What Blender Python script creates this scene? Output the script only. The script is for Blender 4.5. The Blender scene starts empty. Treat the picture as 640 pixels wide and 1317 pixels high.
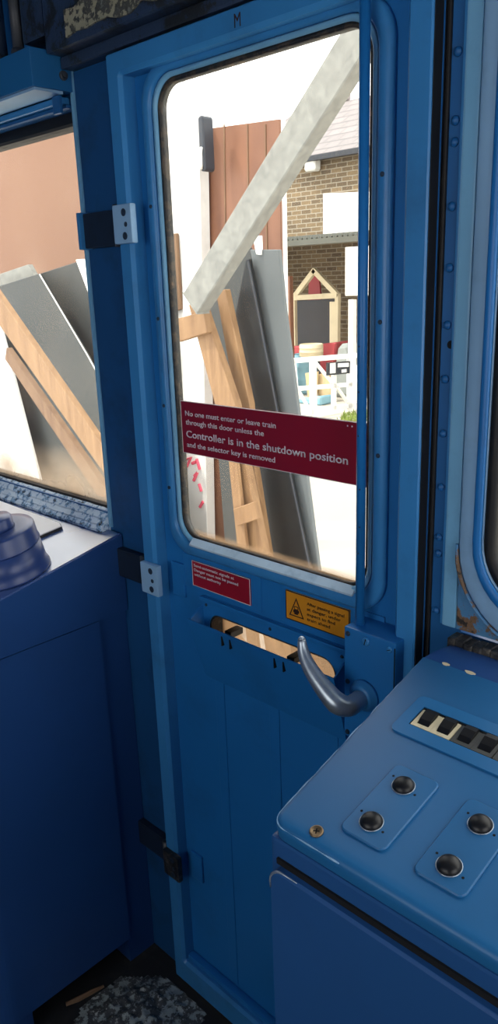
import bpy, bmesh, math, random
from mathutils import Vector, Matrix, noise
random.seed(7)
PI = math.pi
scn = bpy.context.scene
COL = scn.collection

# ------------------------------------------------------------------ camera
CAM = Vector((0.0, -0.88, 1.54))
RT = Vector((0.715136, 0.698184, -0.033464))
UP = Vector((-0.178428, 0.228629, 0.957023))
FW = Vector((-0.675828, 0.678431, -0.288076))
FPX = 995.23
cd = bpy.data.cameras.new('camera'); cam = bpy.data.objects.new('camera', cd); COL.objects.link(cam)
cd.sensor_fit = 'VERTICAL'; cd.sensor_height = 24.0; cd.lens = 24.0 * FPX / 1317.0
cd.clip_start = 0.02; cd.clip_end = 300
cam.matrix_world = Matrix(((RT.x, UP.x, -FW.x, CAM.x), (RT.y, UP.y, -FW.y, CAM.y), (RT.z, UP.z, -FW.z, CAM.z), (0, 0, 0, 1)))
scn.camera = cam
scn.view_settings.view_transform = 'Standard'
scn.view_settings.look = 'None'
scn.view_settings.gamma = 1.0
scn.view_settings.use_curve_mapping = False
scn.view_settings.exposure = 0.0

def ray(px, py):
    return FW + RT * ((px - 320) / FPX) - UP * ((py - 658.5) / FPX)
def at(px, py, Y=0.0, lean=0.0):
    """survey point: where the sight line meets the plane y = Y + lean*(z)"""
    d = ray(px, py)
    t = (Y + lean * CAM.z - CAM.y) / (d.y - lean * d.z)
    return CAM + d * t

# ------------------------------------------------------------------ materials
def new_mat(name):
    m = bpy.data.materials.new(name); m.use_nodes = True
    nt = m.node_tree; b = nt.nodes['Principled BSDF']
    return m, nt, b
def paint(name, col, rough=0.4, dirt=(0.02, 0.02, 0.02), amount=0.25, scale=6.0, metallic=0.0, spec=0.35, var=0.12, bump=0.0):
    m, nt, b = new_mat(name)
    tc = nt.nodes.new('ShaderNodeTexCoord')
    n1 = nt.nodes.new('ShaderNodeTexNoise'); n1.inputs['Scale'].default_value = scale; n1.inputs['Detail'].default_value = 6; n1.inputs['Roughness'].default_value = 0.65
    nt.links.new(tc.outputs['Object'], n1.inputs['Vector'])
    r = nt.nodes.new('ShaderNodeValToRGB'); r.color_ramp.elements[0].position = 0.52; r.color_ramp.elements[1].position = 0.78
    r.color_ramp.elements[0].color = (0, 0, 0, 1); r.color_ramp.elements[1].color = (amount, amount, amount, 1)
    nt.links.new(n1.outputs['Fac'], r.inputs['Fac'])
    n2 = nt.nodes.new('ShaderNodeTexNoise'); n2.inputs['Scale'].default_value = scale * 0.4; n2.inputs['Detail'].default_value = 3
    nt.links.new(tc.outputs['Object'], n2.inputs['Vector'])
    hs = nt.nodes.new('ShaderNodeHueSaturation'); hs.inputs['Color'].default_value = (*col, 1)
    mr = nt.nodes.new('ShaderNodeMapRange'); mr.inputs['From Min'].default_value = 0.3; mr.inputs['From Max'].default_value = 0.7
    mr.inputs['To Min'].default_value = 1 - var; mr.inputs['To Max'].default_value = 1 + var
    nt.links.new(n2.outputs['Fac'], mr.inputs['Value']); nt.links.new(mr.outputs['Result'], hs.inputs['Value'])
    mx = nt.nodes.new('ShaderNodeMixRGB'); mx.inputs['Color2'].default_value = (*dirt, 1)
    nt.links.new(r.outputs['Color'], mx.inputs['Fac']); nt.links.new(hs.outputs['Color'], mx.inputs['Color1'])
    nt.links.new(mx.outputs['Color'], b.inputs['Base Color'])
    b.inputs['Roughness'].default_value = rough; b.inputs['Metallic'].default_value = metallic
    b.inputs['Specular IOR Level'].default_value = spec
    if bump:
        bp = nt.nodes.new('ShaderNodeBump'); bp.inputs['Strength'].default_value = bump; bp.inputs['Distance'].default_value = 0.002
        nt.links.new(n1.outputs['Fac'], bp.inputs['Height']); nt.links.new(bp.outputs['Normal'], b.inputs['Normal'])
    return m
def wood(name, c1, c2, stretch=(9, 9, 0.8), rough=0.6, fine=1.0):
    m, nt, b = new_mat(name)
    tc = nt.nodes.new('ShaderNodeTexCoord'); mp = nt.nodes.new('ShaderNodeMapping'); mp.inputs['Scale'].default_value = stretch
    nt.links.new(tc.outputs['Object'], mp.inputs['Vector'])
    n1 = nt.nodes.new('ShaderNodeTexNoise'); n1.inputs['Scale'].default_value = 3.0 * fine; n1.inputs['Detail'].default_value = 7; n1.inputs['Distortion'].default_value = 0.6
    nt.links.new(mp.outputs['Vector'], n1.inputs['Vector'])
    r = nt.nodes.new('ShaderNodeValToRGB'); r.color_ramp.elements[0].position = 0.3; r.color_ramp.elements[1].position = 0.7
    r.color_ramp.elements[0].color = (*c1, 1); r.color_ramp.elements[1].color = (*c2, 1)
    nt.links.new(n1.outputs['Fac'], r.inputs['Fac']); nt.links.new(r.outputs['Color'], b.inputs['Base Color'])
    b.inputs['Roughness'].default_value = rough
    return m
def flaking(name, base, chip1, chip2, scale=40, t1=0.5, t2=0.62):
    """old paint with chips that show other coats and bare brown metal"""
    m, nt, b = new_mat(name)
    tc = nt.nodes.new('ShaderNodeTexCoord')
    n1 = nt.nodes.new('ShaderNodeTexNoise'); n1.inputs['Scale'].default_value = scale; n1.inputs['Detail'].default_value = 8; n1.inputs['Roughness'].default_value = 0.7
    nt.links.new(tc.outputs['Object'], n1.inputs['Vector'])
    r = nt.nodes.new('ShaderNodeValToRGB'); cr = r.color_ramp; cr.interpolation = 'LINEAR'
    cr.elements[0].position = 0.0; cr.elements[0].color = (*base, 1)
    cr.elements[1].position = t1; cr.elements[1].color = (*base, 1)
    e = cr.elements.new(t1 + 0.03); e.color = (*chip1, 1)
    e = cr.elements.new(t2); e.color = (*chip1, 1)
    e = cr.elements.new(t2 + 0.03); e.color = (*chip2, 1)
    nt.links.new(n1.outputs['Fac'], r.inputs['Fac']); nt.links.new(r.outputs['Color'], b.inputs['Base Color'])
    bp = nt.nodes.new('ShaderNodeBump'); bp.inputs['Strength'].default_value = 0.8; bp.inputs['Distance'].default_value = 0.003
    nt.links.new(n1.outputs['Fac'], bp.inputs['Height']); nt.links.new(bp.outputs['Normal'], b.inputs['Normal'])
    b.inputs['Roughness'].default_value = 0.45
    return m
def glass_mat(name, zlow, zfade, dirtcol=(0.55, 0.47, 0.38), base=0.03, top=0.5):
    m = bpy.data.materials.new(name); m.use_nodes = True; nt = m.node_tree; nt.nodes.clear()
    out = nt.nodes.new('ShaderNodeOutputMaterial')
    tr = nt.nodes.new('ShaderNodeBsdfTransparent'); gl = nt.nodes.new('ShaderNodeBsdfGlossy'); gl.inputs['Roughness'].default_value = 0.01
    tr.inputs['Color'].default_value = (0.97, 0.98, 0.97, 1)
    lw = nt.nodes.new('ShaderNodeLayerWeight'); lw.inputs['Blend'].default_value = 0.5
    pw = nt.nodes.new('ShaderNodeMath'); pw.operation = 'POWER'; pw.inputs[1].default_value = 5.0
    fr = nt.nodes.new('ShaderNodeMath'); fr.operation = 'MULTIPLY_ADD'; fr.inputs[1].default_value = 0.5; fr.inputs[2].default_value = 0.02
    nt.links.new(lw.outputs['Facing'], pw.inputs[0]); nt.links.new(pw.outputs[0], fr.inputs[0])
    m1 = nt.nodes.new('ShaderNodeMixShader')
    nt.links.new(fr.outputs[0], m1.inputs['Fac']); nt.links.new(tr.outputs[0], m1.inputs[1]); nt.links.new(gl.outputs[0], m1.inputs[2])
    df = nt.nodes.new('ShaderNodeBsdfTranslucent'); df.inputs['Color'].default_value = (*dirtcol, 1)
    tc = nt.nodes.new('ShaderNodeTexCoord'); sx = nt.nodes.new('ShaderNodeSeparateXYZ'); nt.links.new(tc.outputs['Object'], sx.inputs[0])
    n = nt.nodes.new('ShaderNodeTexNoise'); n.inputs['Scale'].default_value = 7; n.inputs['Detail'].default_value = 8
    nt.links.new(tc.outputs['Object'], n.inputs['Vector'])
    mr = nt.nodes.new('ShaderNodeMapRange'); mr.inputs['From Min'].default_value = zlow; mr.inputs['From Max'].default_value = zfade
    mr.inputs['To Min'].default_value = top; mr.inputs['To Max'].default_value = 0.0
    nt.links.new(sx.outputs['Z'], mr.inputs['Value'])
    nr = nt.nodes.new('ShaderNodeMapRange'); nr.inputs['From Min'].default_value = 0.35; nr.inputs['From Max'].default_value = 0.7
    nr.inputs['To Min'].default_value = 0.4; nr.inputs['To Max'].default_value = 1.5
    nt.links.new(n.outputs['Fac'], nr.inputs['Value'])
    ad = nt.nodes.new('ShaderNodeMath'); ad.operation = 'ADD'; ad.inputs[1].default_value = base
    nt.links.new(mr.outputs['Result'], ad.inputs[0])
    ml = nt.nodes.new('ShaderNodeMath'); ml.operation = 'MULTIPLY'; ml.use_clamp = True
    nt.links.new(ad.outputs[0], ml.inputs[0]); nt.links.new(nr.outputs['Result'], ml.inputs[1])
    m2 = nt.nodes.new('ShaderNodeMixShader')
    nt.links.new(ml.outputs[0], m2.inputs['Fac']); nt.links.new(m1.outputs[0], m2.inputs[1]); nt.links.new(df.outputs[0], m2.inputs[2])
    nt.links.new(m2.outputs[0], out.inputs['Surface'])
    return m
def brick_mat(name):
    m, nt, b = new_mat(name)
    tc = nt.nodes.new('ShaderNodeTexCoord'); mp = nt.nodes.new('ShaderNodeMapping'); mp.inputs['Rotation'].default_value = (PI / 2, 0, 0)
    br = nt.nodes.new('ShaderNodeTexBrick'); br.inputs['Scale'].default_value = 1.0
    br.inputs['Brick Width'].default_value = 0.36; br.inputs['Row Height'].default_value = 0.12; br.inputs['Mortar Size'].default_value = 0.012
    br.inputs['Color1'].default_value = (0.24, 0.17, 0.095, 1); br.inputs['Color2'].default_value = (0.13, 0.095, 0.06, 1); br.inputs['Mortar'].default_value = (0.36, 0.32, 0.25, 1)
    nt.links.new(tc.outputs['Object'], mp.inputs[0]); nt.links.new(mp.outputs[0], br.inputs['Vector'])
    n = nt.nodes.new('ShaderNodeTexNoise'); n.inputs['Scale'].default_value = 0.9; n.inputs['Detail'].default_value = 5
    nt.links.new(tc.outputs['Object'], n.inputs['Vector'])
    mx = nt.nodes.new('ShaderNodeMixRGB'); mx.blend_type = 'MULTIPLY'; mx.inputs['Fac'].default_value = 0.5
    nt.links.new(br.outputs['Color'], mx.inputs['Color1']); nt.links.new(n.outputs['Color'], mx.inputs['Color2'])
    nt.links.new(br.outputs['Color'], b.inputs['Base Color']); b.inputs['Roughness'].default_value = 0.9
    return m
def slate_mat(name):
    m, nt, b = new_mat(name)
    tc = nt.nodes.new('ShaderNodeTexCoord'); mp = nt.nodes.new('ShaderNodeMapping'); mp.inputs['Rotation'].default_value = (PI / 2, 0, 0)
    br = nt.nodes.new('ShaderNodeTexBrick'); br.inputs['Scale'].default_value = 1.0
    br.inputs['Brick Width'].default_value = 0.5; br.inputs['Row Height'].default_value = 0.22; br.inputs['Mortar Size'].default_value = 0.02
    br.inputs['Color1'].default_value = (0.24, 0.21, 0.21, 1); br.inputs['Color2'].default_value = (0.20, 0.18, 0.18, 1); br.inputs['Mortar'].default_value = (0.13, 0.12, 0.12, 1)
    nt.links.new(tc.outputs['Object'], mp.inputs[0]); nt.links.new(mp.outputs[0], br.inputs['Vector'])
    nt.links.new(br.outputs['Color'], b.inputs['Base Color']); b.inputs['Roughness'].default_value = 0.7
    return m

BLUE = (0.013, 0.150, 0.420)
M = {}
M['door'] = paint('door_blue_paint', BLUE, 0.38, (0.012, 0.03, 0.06), 0.35, 5.0)
M['wall'] = paint('cab_blue_paint', (0.011, 0.095, 0.27), 0.4, (0.01, 0.02, 0.03), 0.45, 6.0)
M['frame'] = paint('window_frame_blue', (0.035, 0.20, 0.46), 0.32, (0.02, 0.04, 0.07), 0.35, 9.0)
M['pale'] = paint('pale_blue_paint', (0.15, 0.36, 0.55), 0.38, (0.03, 0.06, 0.1), 0.35, 9.0)
M['grey_blue'] = paint('grey_blue_paint', (0.25, 0.43, 0.63), 0.38, (0.05, 0.08, 0.12), 0.35, 9.0)
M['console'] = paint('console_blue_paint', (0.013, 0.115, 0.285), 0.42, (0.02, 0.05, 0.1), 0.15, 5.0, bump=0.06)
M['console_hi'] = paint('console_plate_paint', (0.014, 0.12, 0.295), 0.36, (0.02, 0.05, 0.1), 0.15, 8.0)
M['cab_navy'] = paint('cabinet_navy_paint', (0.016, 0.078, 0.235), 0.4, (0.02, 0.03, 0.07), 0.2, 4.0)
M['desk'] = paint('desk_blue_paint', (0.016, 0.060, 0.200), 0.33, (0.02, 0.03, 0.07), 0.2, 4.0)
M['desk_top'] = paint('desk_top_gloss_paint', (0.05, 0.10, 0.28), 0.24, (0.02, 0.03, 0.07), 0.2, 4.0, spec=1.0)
M['desk_top'].node_tree.nodes['Principled BSDF'].inputs['Coat Weight'].default_value = 1.0
M['desk_top'].node_tree.nodes['Principled BSDF'].inputs['Coat Roughness'].default_value = 0.2
M['drum'] = paint('drum_navy_paint', (0.018, 0.045, 0.17), 0.4, (0.02, 0.03, 0.07), 0.2, 9.0)
M['drum'].node_tree.nodes['Principled BSDF'].inputs['Coat Weight'].default_value = 0.6
M['drum'].node_tree.nodes['Principled BSDF'].inputs['Coat Roughness'].default_value = 0.32
M['rubber'] = paint('black_rubber', (0.008, 0.008, 0.009), 0.55, (0.05, 0.04, 0.03), 0.3, 30)
M['black'] = paint('black_plastic', (0.007, 0.007, 0.008), 0.38, (0.02, 0.02, 0.02), 0.1, 30)
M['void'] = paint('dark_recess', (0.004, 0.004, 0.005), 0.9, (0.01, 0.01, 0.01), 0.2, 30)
M['cream'] = paint('cream_plastic', (0.62, 0.54, 0.36), 0.4, (0.2, 0.15, 0.08), 0.5, 60)
M['smoke'] = paint('grey_cover_plastic', (0.07, 0.07, 0.065), 0.3, (0.02, 0.02, 0.02), 0.5, 60)
M['steel'] = paint('worn_steel', (0.42, 0.48, 0.54), 0.33, (0.10, 0.13, 0.17), 0.6, 14, metallic=0.7)
M['brass'] = paint('dull_brass', (0.30, 0.21, 0.12), 0.4, (0.03, 0.02, 0.01), 0.6, 80, metallic=0.8)
M['screw'] = paint('dark_screw', (0.03, 0.05, 0.08), 0.4, (0.01, 0.01, 0.01), 0.4, 60, metallic=0.4)
M['red'] = paint('sign_red', (0.235, 0.006, 0.022), 0.35, (0.1, 0.004, 0.01), 0.2, 6)
M['red_small'] = paint('small_sign_red', (0.30, 0.008, 0.022), 0.35, (0.1, 0.004, 0.01), 0.3, 20)
M['yellow'] = paint('sign_amber', (0.62, 0.25, 0.012), 0.4, (0.3, 0.1, 0.01), 0.3, 20)
M['white'] = paint('white_ink', (0.62, 0.62, 0.62), 0.5, (0.4, 0.4, 0.4), 0.2, 30)
M['ink'] = paint('dark_ink', (0.03, 0.010, 0.006), 0.5, (0.02, 0.01, 0.01), 0.2, 30)
M['ledge'] = paint('ledge_highlight_paint', (0.42, 0.55, 0.66), 0.28, (0.10, 0.20, 0.33), 0.6, 25, spec=0.6)  # pale colour stands in for a glossy highlight
M['strap_black'] = paint('strap_black_blue', (0.005, 0.014, 0.034), 0.6, (0.004, 0.004, 0.004), 0.9, 30)  # near-black blue for the hinge straps
M['pillar'] = paint('pillar_shade_paint', (0.008, 0.062, 0.185), 0.45, (0.006, 0.010, 0.016), 0.6, 7.0)  # navy with grime, darkened to stand in for shade
M['floor'] = paint('dirty_floor', (0.012, 0.013, 0.015), 0.75, (0.05, 0.05, 0.045), 0.5, 14, bump=0.5)
M['lino'] = flaking('worn_floor_patch', (0.30, 0.34, 0.33), (0.06, 0.065, 0.068), (0.48, 0.49, 0.46), 45, 0.46, 0.60)
M['ceil'] = paint('ceiling_blue', (0.02, 0.09, 0.24), 0.45, (0.01, 0.01, 0.01), 0.5, 5)
M['dark_trim'] = flaking('flaked_dark_trim', (0.018, 0.035, 0.075), (0.01, 0.012, 0.015), (0.05, 0.07, 0.08), 18, 0.52, 0.66)
M['cream_flake'] = flaking('flaked_cream_coat', (0.30, 0.28, 0.19), (0.06, 0.06, 0.05), (0.16, 0.17, 0.15), 50, 0.48, 0.6)
M['sill'] = flaking('flaked_blue_sill', (0.66, 0.76, 0.85), (0.20, 0.36, 0.55), (0.05, 0.045, 0.04), 50, 0.50, 0.57)
M['rust'] = flaking('rusted_blue', (0.06, 0.20, 0.38), (0.16, 0.09, 0.045), (0.015, 0.013, 0.012), 30, 0.50, 0.58)
M['grime'] = flaking('oily_grime', (0.012, 0.012, 0.013), (0.05, 0.045, 0.04), (0.13, 0.11, 0.08), 60, 0.52, 0.62)
M['paper'] = paint('pale_card', (0.74, 0.72, 0.74), 0.3, (0.4, 0.35, 0.3), 0.2, 10)
M['glass_side'] = glass_mat('dirty_windscreen_glass', 1.095, 1.20, (0.45, 0.36, 0.27), 0.022, 0.6)
M['glass'] = glass_mat('door_glass', 1.085, 1.106, (0.30, 0.20, 0.12), 0.015, 0.7)
M['gasket'] = flaking('perished_gasket', (0.010, 0.010, 0.010), (0.05, 0.035, 0.022), (0.14, 0.09, 0.05), 40, 0.5, 0.62)
# outside
M['ground'] = paint('yard_concrete', (0.55, 0.51, 0.44), 0.9, (0.4, 0.36, 0.3), 0.5, 0.6)
M['brick'] = brick_mat('yellow_stock_brick'); M['slate'] = slate_mat('grey_slates')
M['brown'] = wood('red_brown_board', (0.13, 0.05, 0.025), (0.22, 0.095, 0.05), (1.2, 1.2, 0.5), 0.5)
M['ply'] = paint('tan_plywood', (0.195, 0.100, 0.060), 0.6, (0.27, 0.165, 0.11), 0.6, 0.9, var=0.08)
M['pine'] = wood('pine_timber', (0.20, 0.105, 0.045), (0.31, 0.18, 0.085), (9, 9, 0.8), 0.6)
M['pine_dark'] = wood('weathered_timber', (0.14, 0.075, 0.04), (0.22, 0.13, 0.07), (9, 9, 0.8), 0.7)
M['pale_beam'] = wood('bleached_timber', (0.17, 0.17, 0.155), (0.25, 0.25, 0.225), (6, 6, 6), 0.8)
M['slate_sheet'] = paint('charcoal_sheet', (0.008, 0.011, 0.013), 0.5, (0.10, 0.11, 0.11), 0.22, 3.0)
M['grey_sheet'] = paint('grey_sheet', (0.115, 0.13, 0.135), 0.5, (0.17, 0.18, 0.18), 0.4, 2.0)
M['mid_sheet'] = paint('mid_grey_sheet', (0.046, 0.050, 0.049), 0.6, (0.09, 0.09, 0.086), 0.5, 2.5)
M['white_out'] = paint('white_gloss_paint', (0.85, 0.84, 0.80), 0.5, (0.6, 0.58, 0.5), 0.3, 3)
M['white_board'] = paint('white_board_paint', (0.74, 0.73, 0.70), 0.6, (0.3, 0.28, 0.25), 0.4, 3)
M['pink_red'] = paint('red_spray_marks', (0.75, 0.10, 0.16), 0.6, (0.8, 0.4, 0.4), 0.3, 10)
M['dark_metal'] = paint('dark_metal', (0.03, 0.035, 0.045), 0.4, (0.1, 0.1, 0.1), 0.3, 10)
M['corr'] = paint('canopy_sheet', (0.10, 0.105, 0.09), 0.7, (0.12, 0.12, 0.1), 0.5, 2)
M['cream_wood'] = paint('cream_painted_timber', (0.72, 0.62, 0.42), 0.6, (0.4, 0.32, 0.2), 0.5, 4)
M['blue_out'] = paint('blue_plastic', (0.22, 0.42, 0.52), 0.5, (0.5, 0.6, 0.65), 0.3, 3)
M['red_out'] = paint('red_plastic', (0.42, 0.06, 0.07), 0.5, (0.3, 0.1, 0.1), 0.3, 3)
M['tarp'] = paint('grey_green_tarpaulin', (0.30, 0.33, 0.32), 0.7, (0.2, 0.2, 0.2), 0.4, 3)
M['straw'] = wood('buff_board', (0.50, 0.36, 0.20), (0.64, 0.48, 0.28), (4, 4, 1), 0.7)
M['grass'] = paint('grass_green', (0.22, 0.30, 0.06), 0.8, (0.4, 0.4, 0.1), 0.5, 8)

# ------------------------------------------------------------------ mesh helpers
def obj(name, bm, mat, parent=None, smooth=False, label=None):
    me = bpy.data.meshes.new(name)
    bmesh.ops.recalc_face_normals(bm, faces=bm.faces)
    bm.to_mesh(me); bm.free()
    if smooth:
        for p in me.polygons: p.use_smooth = True
    for mm in (mat if isinstance(mat, (list, tuple)) else [mat]): me.materials.append(mm)
    o = bpy.data.objects.new(name, me); COL.objects.link(o)
    if parent: 
        o.parent = parent
        o.matrix_parent_inverse = parent.matrix_world.inverted() if parent.type != 'EMPTY' else Matrix.Translation(-parent.location)
    if label: o['label'] = label
    return o
def tag(o, label, cat, group=None, kind=None):
    o['label'] = label; o['category'] = cat
    if group: o['group'] = group
    if kind: o['kind'] = kind
    return o
def thing(name, loc, label, cat, group=None, kind=None):
    o = bpy.data.objects.new(name, None); COL.objects.link(o); o.location = loc; o.empty_display_size = 0.05
    bpy.context.view_layer.update()
    return tag(o, label, cat, group, kind)
def struct(name, bm, mat, label, cat, smooth=False):
    return tag(obj(name, bm, mat, None, smooth), label, cat, None, 'structure')
def add(bm, src):
    me = bpy.data.meshes.new('tmp'); src.to_mesh(me); src.free(); bm.from_mesh(me); bpy.data.meshes.remove(me); return bm
def box(bm, x0, x1, y0, y1, z0, z1, bev=0.0, seg=2):
    t = bmesh.new()
    bmesh.ops.create_cube(t, size=1.0)
    for v in t.verts:
        v.co = Vector(((x0 + x1) / 2 + v.co.x * (x1 - x0), (y0 + y1) / 2 + v.co.y * (y1 - y0), (z0 + z1) / 2 + v.co.z * (z1 - z0)))
    if bev: bmesh.ops.bevel(t, geom=list(t.edges), offset=bev, segments=seg, affect='EDGES', profile=0.7)
    return add(bm, t)
def B(*a, **k): return box(bmesh.new(), *a, **k)
def rrect(x0, x1, z0, z1, r, n=6):
    pts = []
    for cx, cz, a0 in ((x1 - r, z1 - r, 0), (x0 + r, z1 - r, 90), (x0 + r, z0 + r, 180), (x1 - r, z0 + r, 270)):
        for i in range(n + 1):
            a = math.radians(a0 + 90 * i / n); pts.append((cx + r * math.cos(a), cz + r * math.sin(a)))
    return pts
def ring(bm, outer, inner, y0, y1, ch_in=0.0, ch_out=0.0, f3=lambda p, y: (p[0], y, p[1])):
    """frame between two outlines; y0 is the face towards the room; optional chamfers"""
    n = len(outer)
    def inset(loop, d, sgn):
        c = []
        for i in range(n):
            a = Vector(loop[i - 1]); b = Vector(loop[i]); e = Vector(loop[(i + 1) % n])
            t = (e - a); t.normalize(); nrm = Vector((-t.y, t.x)) * sgn
            c.append((b.x + nrm.x * d, b.y + nrm.y * d))
        return c
    loops = []
    loops.append((outer, y1))
    if ch_out: loops.append((outer, y0 + ch_out)); loops.append((inset(outer, ch_out, 1), y0))
    else: loops.append((outer, y0))
    if ch_in: loops.append((inset(inner, ch_in, -1), y0)); loops.append((inner, y0 + ch_in))
    else: loops.append((inner, y0))
    loops.append((inner, y1))
    vv = [[bm.verts.new(f3(p, y)) for p in lp] for lp, y in loops]
    for k in range(len(vv)):
        A = vv[k]; C = vv[(k + 1) % len(vv)]
        for i in range(n):
            j = (i + 1) % n
            try: bm.faces.new((A[i], A[j], C[j], C[i]))
            except ValueError: pass
    return bm
def plate(bm, loop, y0, y1, ch=0.0, f3=lambda p, y: (p[0], y, p[1])):
    """solid slab with a closed outline in x,z, face y0, chamfered rim"""
    n = len(loop); c = Vector((sum(p[0] for p in loop) / n, sum(p[1] for p in loop) / n))
    def ins(d):
        res = []
        for i in range(n):
            a = Vector(loop[i - 1]); b = Vector(loop[i]); e = Vector(loop[(i + 1) % n]); t = e - a
            if t.length < 1e-9: res.append(tuple(b)); continue
            t.normalize(); nr = Vector((-t.y, t.x))
            if nr.dot(c - b) < 0: nr = -nr
            res.append((b.x + nr.x * d, b.y + nr.y * d))
        return res
    rows = [(loop, y1)]
    if ch:
        rows += [(loop, y0 + (ch if y1 > y0 else -ch)), (ins(ch), y0)]
    else: rows.append((loop, y0))
    vv = [[bm.verts.new(f3(p, y)) for p in lp] for lp, y in rows]
    for k in range(len(vv) - 1):
        for i in range(n):
            j = (i + 1) % n; bm.faces.new((vv[k][i], vv[k][j], vv[k + 1][j], vv[k + 1][i]))
    bm.faces.new(vv[0]); bm.faces.new(vv[-1])
    return bm
def tube(bm, pts, rad, seg=12, caps=True, squash=None):
    pts = [Vector(p) for p in pts]; rr = rad if isinstance(rad, (list, tuple)) else [rad] * len(pts)
    prev = None; rings = []
    for i, p in enumerate(pts):
        t = (pts[min(i + 1, len(pts) - 1)] - pts[max(i - 1, 0)]).normalized()
        u = prev if prev is not None else (Vector((0, 0, 1)) if abs(t.z) < 0.9 else Vector((1, 0, 0)))
        u = (u - t * u.dot(t)).normalized(); prev = u; w = t.cross(u)
        rings.append([bm.verts.new(p + (u * math.cos(a) + w * math.sin(a) * (squash or 1)) * rr[i]) for a in [2 * PI * k / seg for k in range(seg)]])
    for A, C in zip(rings, rings[1:]):
        for k in range(seg): bm.faces.new((A[k], A[(k + 1) % seg], C[(k + 1) % seg], C[k]))
    if caps: bm.faces.new(rings[0]); bm.faces.new(rings[-1])
    return bm
def lathe(bm, prof, origin, axis=Vector((0, 0, 1)), seg=32):
    """profile of (radius, height) pairs spun round an axis"""
    axis = Vector(axis).normalized(); u = axis.orthogonal().normalized(); w = axis.cross(u); o = Vector(origin); rows = []
    for r, h in prof:
        if r < 1e-6: rows.append([bm.verts.new(o + axis * h)])
        else: rows.append([bm.verts.new(o + axis * h + (u * math.cos(2 * PI * k / seg) + w * math.sin(2 * PI * k / seg)) * r) for k in range(seg)])
    for A, C in zip(rows, rows[1:]):
        for k in range(seg):
            k2 = (k + 1) % seg
            if len(A) == 1 and len(C) == 1: continue
            if len(A) == 1: bm.faces.new((A[0], C[k2], C[k]))
            elif len(C) == 1: bm.faces.new((A[k], A[k2], C[0]))
            else: bm.faces.new((A[k], A[k2], C[k2], C[k]))
    for R in (rows[0], rows[-1]):
        if len(R) > 1: bm.faces.new(R)
    return bm
def yz_prism0(prof, x0, x1):
    bm = bmesh.new(); A = [bm.verts.new((x0, y, z)) for y, z in prof]; C = [bm.verts.new((x1, y, z)) for y, z in prof]; n = len(prof)
    for i in range(n): bm.faces.new((A[i], A[(i + 1) % n], C[(i + 1) % n], C[i]))
    bm.faces.new(A); bm.faces.new(C)
    return bm
def catmull(pts, n=6):
    pts = [Vector(p) for p in pts]; P = [pts[0] * 2 - pts[1]] + pts + [pts[-1] * 2 - pts[-2]]; out = []
    for i in range(1, len(P) - 2):
        for k in range(n):
            t = k / n; a, b, c, d = P[i - 1], P[i], P[i + 1], P[i + 2]
            out.append(0.5 * ((2 * b) + (c - a) * t + (2 * a - 5 * b + 4 * c - d) * t * t + (3 * b - a - 3 * c + d) * t ** 3))
    out.append(pts[-1]); return out
def lerp_list(v, n):
    out = []
    for a, b in zip(v, v[1:]): out += [a + (b - a) * k / n for k in range(n)]
    return out + [v[-1]]
def lettering(lines, mat, parent, y, name='lettering', bold=0.012):
    """lines: (text, x_left, x_right, z_baseline, letter height); letters stand 0.3 mm proud, facing the room"""
    bm = bmesh.new()
    for (s, x0, x1, z, h) in lines:
        cu = bpy.data.curves.new('txt', 'FONT'); cu.body = s; cu.size = 1.0; cu.resolution_u = 3; cu.offset = bold
        to = bpy.data.objects.new('txt', cu); COL.objects.link(to)
        bpy.context.view_layer.update()
        me = bpy.data.meshes.new_from_object(to.evaluated_get(bpy.context.evaluated_depsgraph_get()))
        bpy.data.objects.remove(to); bpy.data.curves.remove(cu)
        xs = [v.co.x for v in me.vertices]; a, b = min(xs), max(xs)
        for v in me.vertices:
            v.co = Vector((x0 + (v.co.x - a) / (b - a) * (x1 - x0), y, z + v.co.y / 0.729 * h))
        bm.from_mesh(me); bpy.data.meshes.remove(me)
    bmesh.ops.remove_doubles(bm, verts=bm.verts, dist=1e-7)
    bmesh.ops.recalc_face_normals(bm, faces=bm.faces)
    r = bmesh.ops.extrude_face_region(bm, geom=list(bm.faces))
    for v in r['geom']:
        if isinstance(v, bmesh.types.BMVert): v.co.y -= 0.0003
    return obj(name, bm, mat, parent)
def copy_part(o, parent, delta):
    c = o.copy(); COL.objects.link(c); c.parent = parent
    c.location = o.location + Vector(delta); return c

def screw(parent, x, z, y, r=0.004, slot=True, mat='screw', name='screw', ang=0.6):
    bm = lathe(bmesh.new(), [(r, 0), (r, r * 0.3), (r * 0.8, r * 0.55), (0, r * 0.6)], (x, y, z), (0, -1, 0), 14)
    if slot:
        d = Vector((math.cos(ang), 0, math.sin(ang))) * r * 0.8; q = Vector((-math.sin(ang), 0, math.cos(ang))) * r * 0.13
        yy = y - r * 0.62
        vs = [bm.verts.new(Vector((x, yy, z)) + s * d + t * q) for s, t in ((-1, -1), (1, -1), (1, 1), (-1, 1))]
        bm.faces.new(vs)
    o = obj(name, bm, [M[mat], M['void']], parent)
    if slot: o.data.polygons[len(o.data.polygons) - 1].material_index = 1
    return o

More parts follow.
